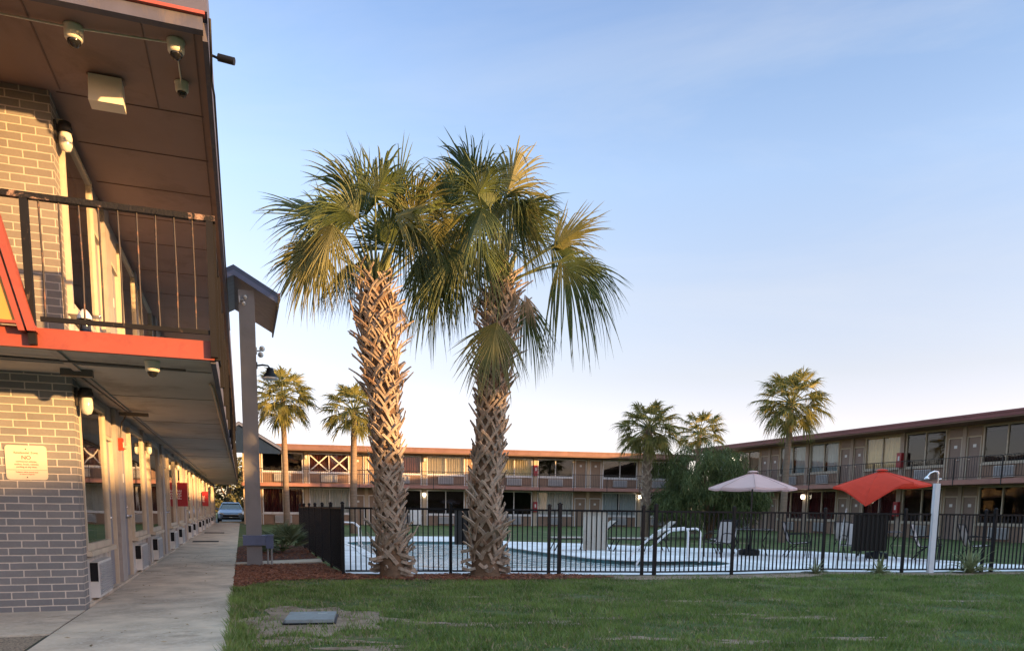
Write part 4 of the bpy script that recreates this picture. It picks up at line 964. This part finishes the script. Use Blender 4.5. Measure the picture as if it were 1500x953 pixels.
def big_palm(base, pxm, cx0, tops, label, rtab, ctab, fans, seed, ncx):
    """fans: (dx right m, height m, dir deg, radius m, spread deg, depth m, droop, yellow)"""
    r = random.Random(seed); b = Vector(base)
    t = thing('sabal_palm', label, 'palm tree', base, 0, 'big sabal palms in front of the fence')
    def cen(z): c = RIGHT*interp(z, ctab); return (c.x, c.y)
    def rf(z): return interp(z, rtab)*.86
    mb = MB(); zt = tops; zs = [zt*i/26 for i in range(27)]
    mb.tube([Vector((*cen(z), z)) for z in zs], [rf(z)*(1+r.uniform(-.04,.04))*(1.12 if z < .15 else 1) for z in zs], 16)
    mb.build('trunk', bark_m, t)
    mb = MB(); boots(mb, cen, rf, 0.22, zt-.35, 250, r, lambda f: .27+.12*(1-f)+.05*math.sin(f*40), lambda f: (.38 if f < .15 else .21)+.32*max(0,f-.5), lambda f: .038-.014*f)
    boots(mb, cen, rf, zt-1.9, zt+.02, 110, r, lambda f: .36, lambda f: .45, lambda f: .02)
    for i in range(26):     # dead curling bases near the ground
        an = r.uniform(0, 6.28); z = r.uniform(.02, .45); o = Vector((math.cos(an), math.sin(an), 0)); tg = o.cross(UP)*r.choice((-1,1)); c = Vector((*cen(z), z))
        pts = [c+o*(rf(z))+UP*.05, c+o*(rf(z)+.10)+tg*.07+UP*.02, c+o*(rf(z)+.17)+tg*.16+UP*r.uniform(-.04,.10)]
        for a_, b_ in zip(pts[:-1], pts[1:]): mb.bar(a_, b_, .055, .018, o)
    mb.build('leaf_bases', boot_m, t)
    top = Vector((*cen(zt), zt-.1)); cr = MB()
    for i in range(16):
        a = r.uniform(0, 6.28); d = Vector((math.cos(a)*.45, math.sin(a)*.45, 1)).normalized(); cr.tube([top+d*.02-UP*.15, top+d*.35, top+d*r.uniform(.5,.8)], [.05,.04,.012], 6)
    hubs = []
    for fx, fz, dr, Rr, sp, dd, dp, ye in fans:
        hub = RIGHT*fx+UP*fz+FWD*dd; hubs.append(hub)
        petiole(cr, top+UP*r.uniform(-.05,.15)+(hub-top).normalized()*.1, hub, .026, .012, .10)
    crown = cr.build('crown', petiole_m, t)
    for hub, (fx, fz, dr, Rr, sp, dd, dp, ye) in zip(hubs, fans):
        a = rad(dr); ax = RIGHT*math.cos(a)+UP*math.sin(a)+FWD*(dd*.35+r.uniform(-.15,.15))
        nr = -FWD*(1 if r.random() < .75 else -1)+UP*r.uniform(-.2,.9)+RIGHT*r.uniform(-.8,.8)
        mb = MB(); fan(mb, hub, ax, nr, Rr*1.05, rad(sp*1.02), 60, dp, r, limp=.44, cup=r.uniform(-.1,.25))
        mb.build('frond', frond_y if ye else frond_m, crown)
    for i in range(5):
        an = r.uniform(0, 6.28); o = Vector((math.cos(an), math.sin(an), 0)); hub = top+o*r.uniform(.3,.45)-UP*r.uniform(.05,.35)
        mb = MB(); fan(mb, hub, (o*.5-UP).normalized(), o.cross(UP)+o*.6, r.uniform(.4,.6), rad(35), 16, .3, r, limp=.4, cup=0)
        mb.build('dead_frond', dead_m, crown)
    return t
def P2(fans, px0, d):      # picture offsets of the fans from the trunk foot, in metres at the trunk's distance
    k = 1100/d; out_ = []
    for x, y, dr, rp, sp, dd, dp, *ye in fans: out_.append(((x-px0)/k, CAMH+(742-y)/k, dr, rp/k, sp, dd, dp, bool(ye)))
    return out_
LF = [(490,345,160,118,80,.1,.12),(485,392,238,90,80,-.35,.25,1),(484,372,200,104,62,.4,.2),(500,360,135,108,62,.3,.15),(544,345,118,128,68,-.1,.2),(535,320,95,108,60,.5,.15),(585,330,85,112,65,.1,.2),(605,355,60,108,80,-.2,.35,1),(600,362,-45,95,80,-.4,.45),(622,375,20,98,70,.2,.4),(560,370,100,105,85,.6,.2),(530,380,200,85,70,.7,.4),(615,385,-60,85,65,.3,.5),(565,335,60,95,88,-.6,.4),(508,372,250,80,75,-.6,.6,1),(575,380,80,95,80,-.1,.3),(520,400,215,70,60,.2,.6),(625,345,70,105,70,.45,.25),(540,360,150,85,70,-.5,.35),(590,360,20,80,75,-.55,.5,1),(525,350,170,85,70,-.4,.3),(575,350,110,95,75,.8,.2),(480,360,185,100,55,.5,.3)]
RF = [(692,306,105,103,62,0,.2),(676,310,118,98,60,.4,.2),(738,314,75,112,68,-.1,.25,1),(735,325,-50,95,72,-.3,.5,1),(752,330,30,88,80,.1,.5),(804,380,35,98,48,0,.15,1),(800,376,-25,62,60,.1,.4),(812,401,-35,108,78,-.1,.75),(832,398,-10,88,55,.2,.55),(761,446,-65,88,48,.3,.5),(684,376,232,104,70,-.2,.45),(664,385,240,98,60,.3,.5),(699,384,-65,82,62,-.5,.4),(726,492,258,98,62,-.50,.2,1),(715,350,90,105,85,.6,.2),(650,360,160,85,80,.3,.5),(705,345,-110,78,75,-.5,.4),(660,340,110,90,80,-.3,.4),(640,390,-110,95,70,0,.7),(730,370,60,90,80,.4,.4),(715,345,130,85,75,-.5,.4),(745,350,10,85,75,-.45,.6),(690,350,190,80,75,-.3,.5,1),(700,330,60,85,80,-.55,.3),(725,335,100,90,70,.2,.2),(760,350,55,95,60,.6,.2)]
big_palm((2.49,13.15,0), 83, 577, 4.92, 'big palm with orange lit trunk, the left one before the fence',
    [(0,.27),(.3,.25),(1.2,.22),(2.5,.23),(3.5,.27),(4.3,.31),(4.9,.24)], [(0,0),(.5,-.035),(1.7,-.085),(2.4,-.11),(3.4,-.17),(4.1,-.23),(5,-.26)], P2(LF, 577, 13.2), 5, 0)
big_palm((4.09,12.85,0), 82, 711, 5.04, 'big palm with grey woven trunk and a hanging frond, right of the orange one',
    [(0,.30),(.3,.28),(1.0,.28),(2.5,.25),(3.5,.25),(4.6,.25),(5,.2)], [(0,0),(1.7,.01),(2.9,.085),(3.9,.13),(4.7,.22),(5.1,.26)], P2(RF, 711, 13.47), 11, 0)
def far_palm(loc, h, Rr, lean, label, seed, nf=40, bootz=None, tr=.125, low=-.75):
    r = random.Random(seed); t = thing('palm_tree', label, 'palm tree', loc, 0, 'slender palms in the courtyard')
    cen = lambda z: (lean[0]*(z/h)**1.5, lean[1]*(z/h)**1.5)
    mb = MB(); mb.tube([(*cen(h*i/10), h*i/10) for i in range(11)], [tr*(1.25-.35*i/10) for i in range(11)], 12)
    mb.build('trunk', barkfar_m, t)
    if bootz:
        mb = MB(); boots(mb, cen, lambda z: tr, bootz, h-.2, 60, r, lambda f: .32, lambda f: .35, lambda f: .035); mb.build('leaf_bases', boot_m, t)
    top = Vector((*cen(h), h)); cr = MB(); fr = MB()
    for i in range(nf):
        f = (i+.5)/nf; el = math.asin(max(-1, min(1, 1-(1-low)*f)))+r.uniform(-.12,.12); az = i*2.39996+r.uniform(-.2,.2)
        d = Vector((math.cos(az)*math.cos(el), math.sin(az)*math.cos(el), math.sin(el)))
        hub = top+d*Rr*.5*r.uniform(.8,1.15); petiole(cr, top+d*.05, hub, .025, .012, .1)
        side = Vector((-math.sin(az), math.cos(az), 0)); nr = side.cross(d)+side*r.uniform(-.5,.5)
        fan(fr, hub, d, nr, Rr*.60*r.uniform(.85,1.1), rad(86), 30, .3, r, limp=.5, cup=.1, wseg=1.2)
    c = cr.build('crown', petiole_m, t); fr.build('fronds', frondfar_m, c)
    return t
def at(px, py, dist):     # ground position of an upright thing seen around picture column px at a distance along the view
    x = (px-750)/1100*dist; p_ = RIGHT*x+FWD*dist; return (p_.x, p_.y, 0)
far_palm(at(421,770,35), 6.1, 1.75, (-.05,0), 'slender palm at the left end of the far wing', 21, 50, low=-.85)
far_palm(at(518,772,35), 5.55, 1.75, (.1,0), 'slender palm right behind the orange lit palm trunk', 22, 48, tr=.14, low=-.85)
far_palm(at(942,780,33), 4.7, 1.65, (.05,0), 'bushy palm with rough trunk left of the weeping tree', 23, 50, bootz=1.2, tr=.16, low=-.85)
far_palm(at(1014,770,40), 5.2, 1.6, (.1,0), 'palm whose crown rises above the weeping tree', 24, 34, low=-.55)
far_palm(at(1142,785,30), 5.4, 1.6, (.12,0), 'tall slender palm in front of the right wing', 25, 48, tr=.115, low=-.85)
# weeping tree
def leafcloud(mb, c, rx, ry, rz, n_, Ln, W, r, hang):
    for i in range(n_):
        d = Vector((r.gauss(0,1), r.gauss(0,1), r.gauss(0,1))); d.normalize(); d *= r.random()**.35
        p_ = Vector((c[0]+d.x*rx, c[1]+d.y*ry, c[2]+d.z*rz))
        g = Vector((r.gauss(0,.45), r.gauss(0,.45), -hang+r.gauss(0,.35))).normalized()*Ln*r.uniform(.6,1.4)
        s_ = g.cross(Vector((r.gauss(0,1), r.gauss(0,1), r.gauss(0,1)))).normalized()*W*r.uniform(.6,1.3)
        m_ = p_+g*.5+Vector((r.gauss(0,.03), r.gauss(0,.03), 0))
        mb.add([p_, m_-s_, p_+g, m_+s_], [(0,1,2,3)])
wt = thing('weeping_tree', 'dark green weeping tree with feathery hanging foliage', 'tree', at(1035,772,33))
r = random.Random(4); mb = MB()
for i in range(9):
    a = r.uniform(0,6.28); x = r.uniform(.6,1.7)
    mb.tube([(math.cos(a)*.08, math.sin(a)*.08, 0),(math.cos(a)*.25*x, math.sin(a)*.25*x, 1.2),(math.cos(a)*x, math.sin(a)*x, 2.5),(math.cos(a)*x*1.3, math.sin(a)*x*1.3, 3.0+r.uniform(-.2,.3))], [.07,.055,.035,.012], 6)
mb.build('trunk', bark_m, wt)
mb = MB()
for i in range(120):
    a = r.uniform(0,6.28); q = r.random()**.5; x = 2.45*q*math.cos(a); yv = 1.9*q*math.sin(a); zt_ = 4.05-.9*q**2.2+r.uniform(-.25,.15)
    z = r.uniform(.75, zt_)
    leafcloud(mb, (x, yv, z), .42, .42, .45, 150, .34, .018, r, .9)
mb.build('crown', bush_m, wt)
# trees beyond the end of the walkway
for i, (x, y, h, rr, lab) in enumerate(((-6.5,92,6.2,3.4,'olive green tree beyond the parked car, left one'),(-1.5,97,6.8,3.8,'rounded olive tree straight behind the parked car'),(4.5,95,6.0,3.4,'olive tree beyond the car, partly behind the column'))):
    t = thing('broadleaf_tree', lab, 'tree', (x,y,0), 0, 'trees beyond the car park'); r = random.Random(50+i)
    mb = MB(); mb.tube([(0,0,0),(.1,0,1.5),(0,.1,h*.6)], [.28,.2,.08], 8)
    for k in range(5): a = k*1.3; mb.tube([(0,0,1.4),(math.cos(a)*1.2,math.sin(a)*1.2,h*.55)], [.1,.03], 5)
    mb.build('trunk', bark_m, t); mb = MB()
    for k in range(80):
        a = r.uniform(0,6.28); q = r.random()**.5; z = r.uniform(.3,h-.3); s_ = math.sqrt(max(.1, 1-((z-h*.45)/(h*.55))**2))
        leafcloud(mb, (rr*q*math.cos(a)*s_, rr*q*math.sin(a)*s_, z), .8, .8, .6, 90, .32, .14, r, .3)
    mb.build('crown', fartree_m, t)
t = thing('hedge', 'dark clipped hedge beside the parked car', 'hedge', (-3.4, 60, 0)); r = random.Random(9)
mb = MB(); mb.box(-1.2,1.0,-.5,.5,0,1.0); mb.build('branches', lampdark_m, t); mb = MB()
for k in range(40): leafcloud(mb, (r.uniform(-1.3,1.1), r.uniform(-.6,.6), r.uniform(.2,1.3)), .3,.3,.3, 50, .12, .05, r, 0)
mb.build('foliage', hedge_m, t)
# tree outside the frame that shades the second palm
t = thing('shade_tree', 'leafy tree standing outside the picture on the right', 'tree', (23.5, -4.6, 0)); r = random.Random(77)
mb = MB(); mb.tube([(0,0,0),(.1,0,2),(0,.1,4.6)], [.25,.2,.08], 8); mb.build('trunk', bark_m, t); mb = MB()
for k in range(60): 
    a = r.uniform(0,6.28); q = r.random()**.5; leafcloud(mb, (2.0*q*math.cos(a), 2.0*q*math.sin(a), r.uniform(2.2,6.9)), .6,.6,.5, 60, .3,.13, r, .2)
mb.build('crown', bush_m, t)
# strap leaf plants along the fence and the palmetto
def rosette(loc, label, nl, Ln, W, mat, seed, name='strap_leaf_plant', cat='plant', up=.55):
    r = random.Random(seed); t = thing(name, label, cat, loc); mb = MB()
    for i in range(nl):
        a = i*2.39996+r.uniform(-.3,.3); el = r.uniform(.25,1.35)*up/.55; L_ = Ln*r.uniform(.65,1.15); d = Vector((math.cos(a)*math.cos(el), math.sin(a)*math.cos(el), math.sin(el)))
        s_ = Vector((-math.sin(a), math.cos(a), 0)); prev = None
        for j in range(7):
            f = j/6; p_ = d*L_*f-UP*L_*.55*f**2.4*math.cos(el)+UP*.01; hw = W*(1-f**2)*.5+.001
            cur = (p_-s_*hw, p_-UP*hw*.5, p_+s_*hw)
            if prev: mb.add([*prev,*cur], [(0,1,4,3),(1,2,5,4)])
            prev = cur
    mb.build('foliage', mat, t)
    mb = MB(); mb.lathe([(0,0),(.05,0),(.045,.06),(0,.09)], n=8); mb.build('stem', petiole_m, t)
rosette((14.15,11.42,0), 'large spiky strap leaf plant at the fence right of the shower post', 64, .78, .045, aloe_m, 31)
rosette((11.95,11.62,0), 'low green strap leaf plant below the red parasol', 40, .46, .04, aloe_m, 32)
rosette((10.70,12.0,0), 'pale small strap leaf plant left of the black board', 36, .42, .03, M('pale_strap', (.22,.24,.14), .5, .3, 5), 33)
rosette((15.95,11.2,0), 'strap leaf plant at the right edge of the picture', 50, .62, .045, aloe_m, 34)
t = thing('palmetto', 'low grey green palmetto with fan leaves beside the column', 'shrub', (.98, 20.8, 0)); r = random.Random(12); mb = MB(); pt = MB()
for i in range(24):
    a = i*2.39996; el = r.uniform(.15,1.2); d = Vector((math.cos(a)*math.cos(el), math.sin(a)*math.cos(el), math.sin(el))); hub = d*r.uniform(.3,.55); petiole(pt, (0,0,.03), hub, .012,.007,.1)
    s_ = Vector((-math.sin(a), math.cos(a), 0)); fan(mb, hub, d, s_.cross(d)+s_*r.uniform(-.6,.6), r.uniform(.45,.7), rad(75), 22, .12, r, limp=.12, cup=.1, wseg=1.2)
pc = pt.build('stems', petiole_m, t); mb.build('fronds', palmetto_m, t)
# ------------------------------------------------------------------ parked car at the end of the walkway
car = thing('parked_car', 'silver blue sedan parked at the end of the walkway', 'car', (-.75, 57.4, 0.004))
mb = MB(); W_ = .90
secs = [(0,.30,.55,.72),(.12,.22,.72,.84),(.9,.20,.90,.89),(1.35,.20,.97,.90),(2.6,.20,.98,.90),(3.7,.20,1.0,.90),(4.4,.22,.98,.86),(4.6,.32,.80,.78)]
q = []
for y_, z0_, z1_, w_ in secs:
    for sx, zz, k in ((-1,z0_,.9),(-1,z0_+.25*(z1_-z0_),1),(-1,z0_+.7*(z1_-z0_),1),(-1,z1_,.86),(1,z1_,.86),(1,z0_+.7*(z1_-z0_),1),(1,z0_+.25*(z1_-z0_),1),(1,z0_,.9)): q.append((sx*w_*k, y_, zz))
fs = [(i*8+k, i*8+(k+1)%8, (i+1)*8+(k+1)%8, (i+1)*8+k) for i in range(len(secs)-1) for k in range(8)]+[tuple(range(7,-1,-1)), tuple(range(56,64))]
mb.add(q, fs, False); o = mb.build('body', carpaint_m, car); fix_normals(o.data)
mb = MB(); mb.prism([(1.30,.96),(3.95,.99),(3.3,1.38),(2.2,1.40)], lambda u, v, d: (d*(1-.28*(v-.96)/.44), u, v), -.74, .74); o = mb.build('windows', carglass_m, car); fix_normals(o.data)
mb = MB(); mb.prism([(2.05,1.385),(3.35,1.365),(3.2,1.43),(2.35,1.45)], lambda u, v, d: (d, u, v), -.56, .56)
for sx in (-1,1): mb.bar((sx*.76,1.25,.97),(sx*.55,2.15,1.41),.05,.04); mb.bar((sx*.75,2.55,.98),(sx*.55,2.6,1.41),.05,.04); mb.bar((sx*.76,4.0,.99),(sx*.55,3.25,1.38),.08,.05)
o = mb.build('roof', carpaint_m, car); fix_normals(o.data)
mb = MB(); mb.box(-.52,.52,-.03,.08,.42,.56); mb.box(-.6,.6,-.02,.1,.26,.36); mb.build('grille', black_m, car)
mb = MB(); mb.box(-.10,.10,-.045,-.031,.36,.41); mb.box(-.55,.55,-.04,-.031,.565,.585); mb.build('bumper_trim', chrome_m, car)
for sx in (-1,1):
    mb = MB(); mb.prism([(sx*.46,.58),(sx*.72,.62),(sx*.74,.70),(sx*.5,.66)], lambda u, v, d: (u, d, v), .0, .22); o = mb.build('headlight', chrome_m, car); fix_normals(o.data)
    mb = MB(); mb.box(sx*.84,sx*1.0,1.42,1.52,.93,1.05); mb.build('mirror', carpaint_m, car)
    for yv in (.85,3.65):
        mb = MB(); mb.tube([(sx*.70,yv,.32),(sx*.91,yv,.32)], .32, 18); wl = mb.build('wheel', tyre_m, car)
        mb = MB(); mb.tube([(sx*.905,yv,.32),(sx*.918,yv,.32)], .20, 14); mb.build('rim', chrome_m, wl)

scene.render.engine = 'CYCLES'
scene.render.resolution_x = 1024; scene.render.resolution_y = 650
scene.cycles.transparent_max_bounces = 16
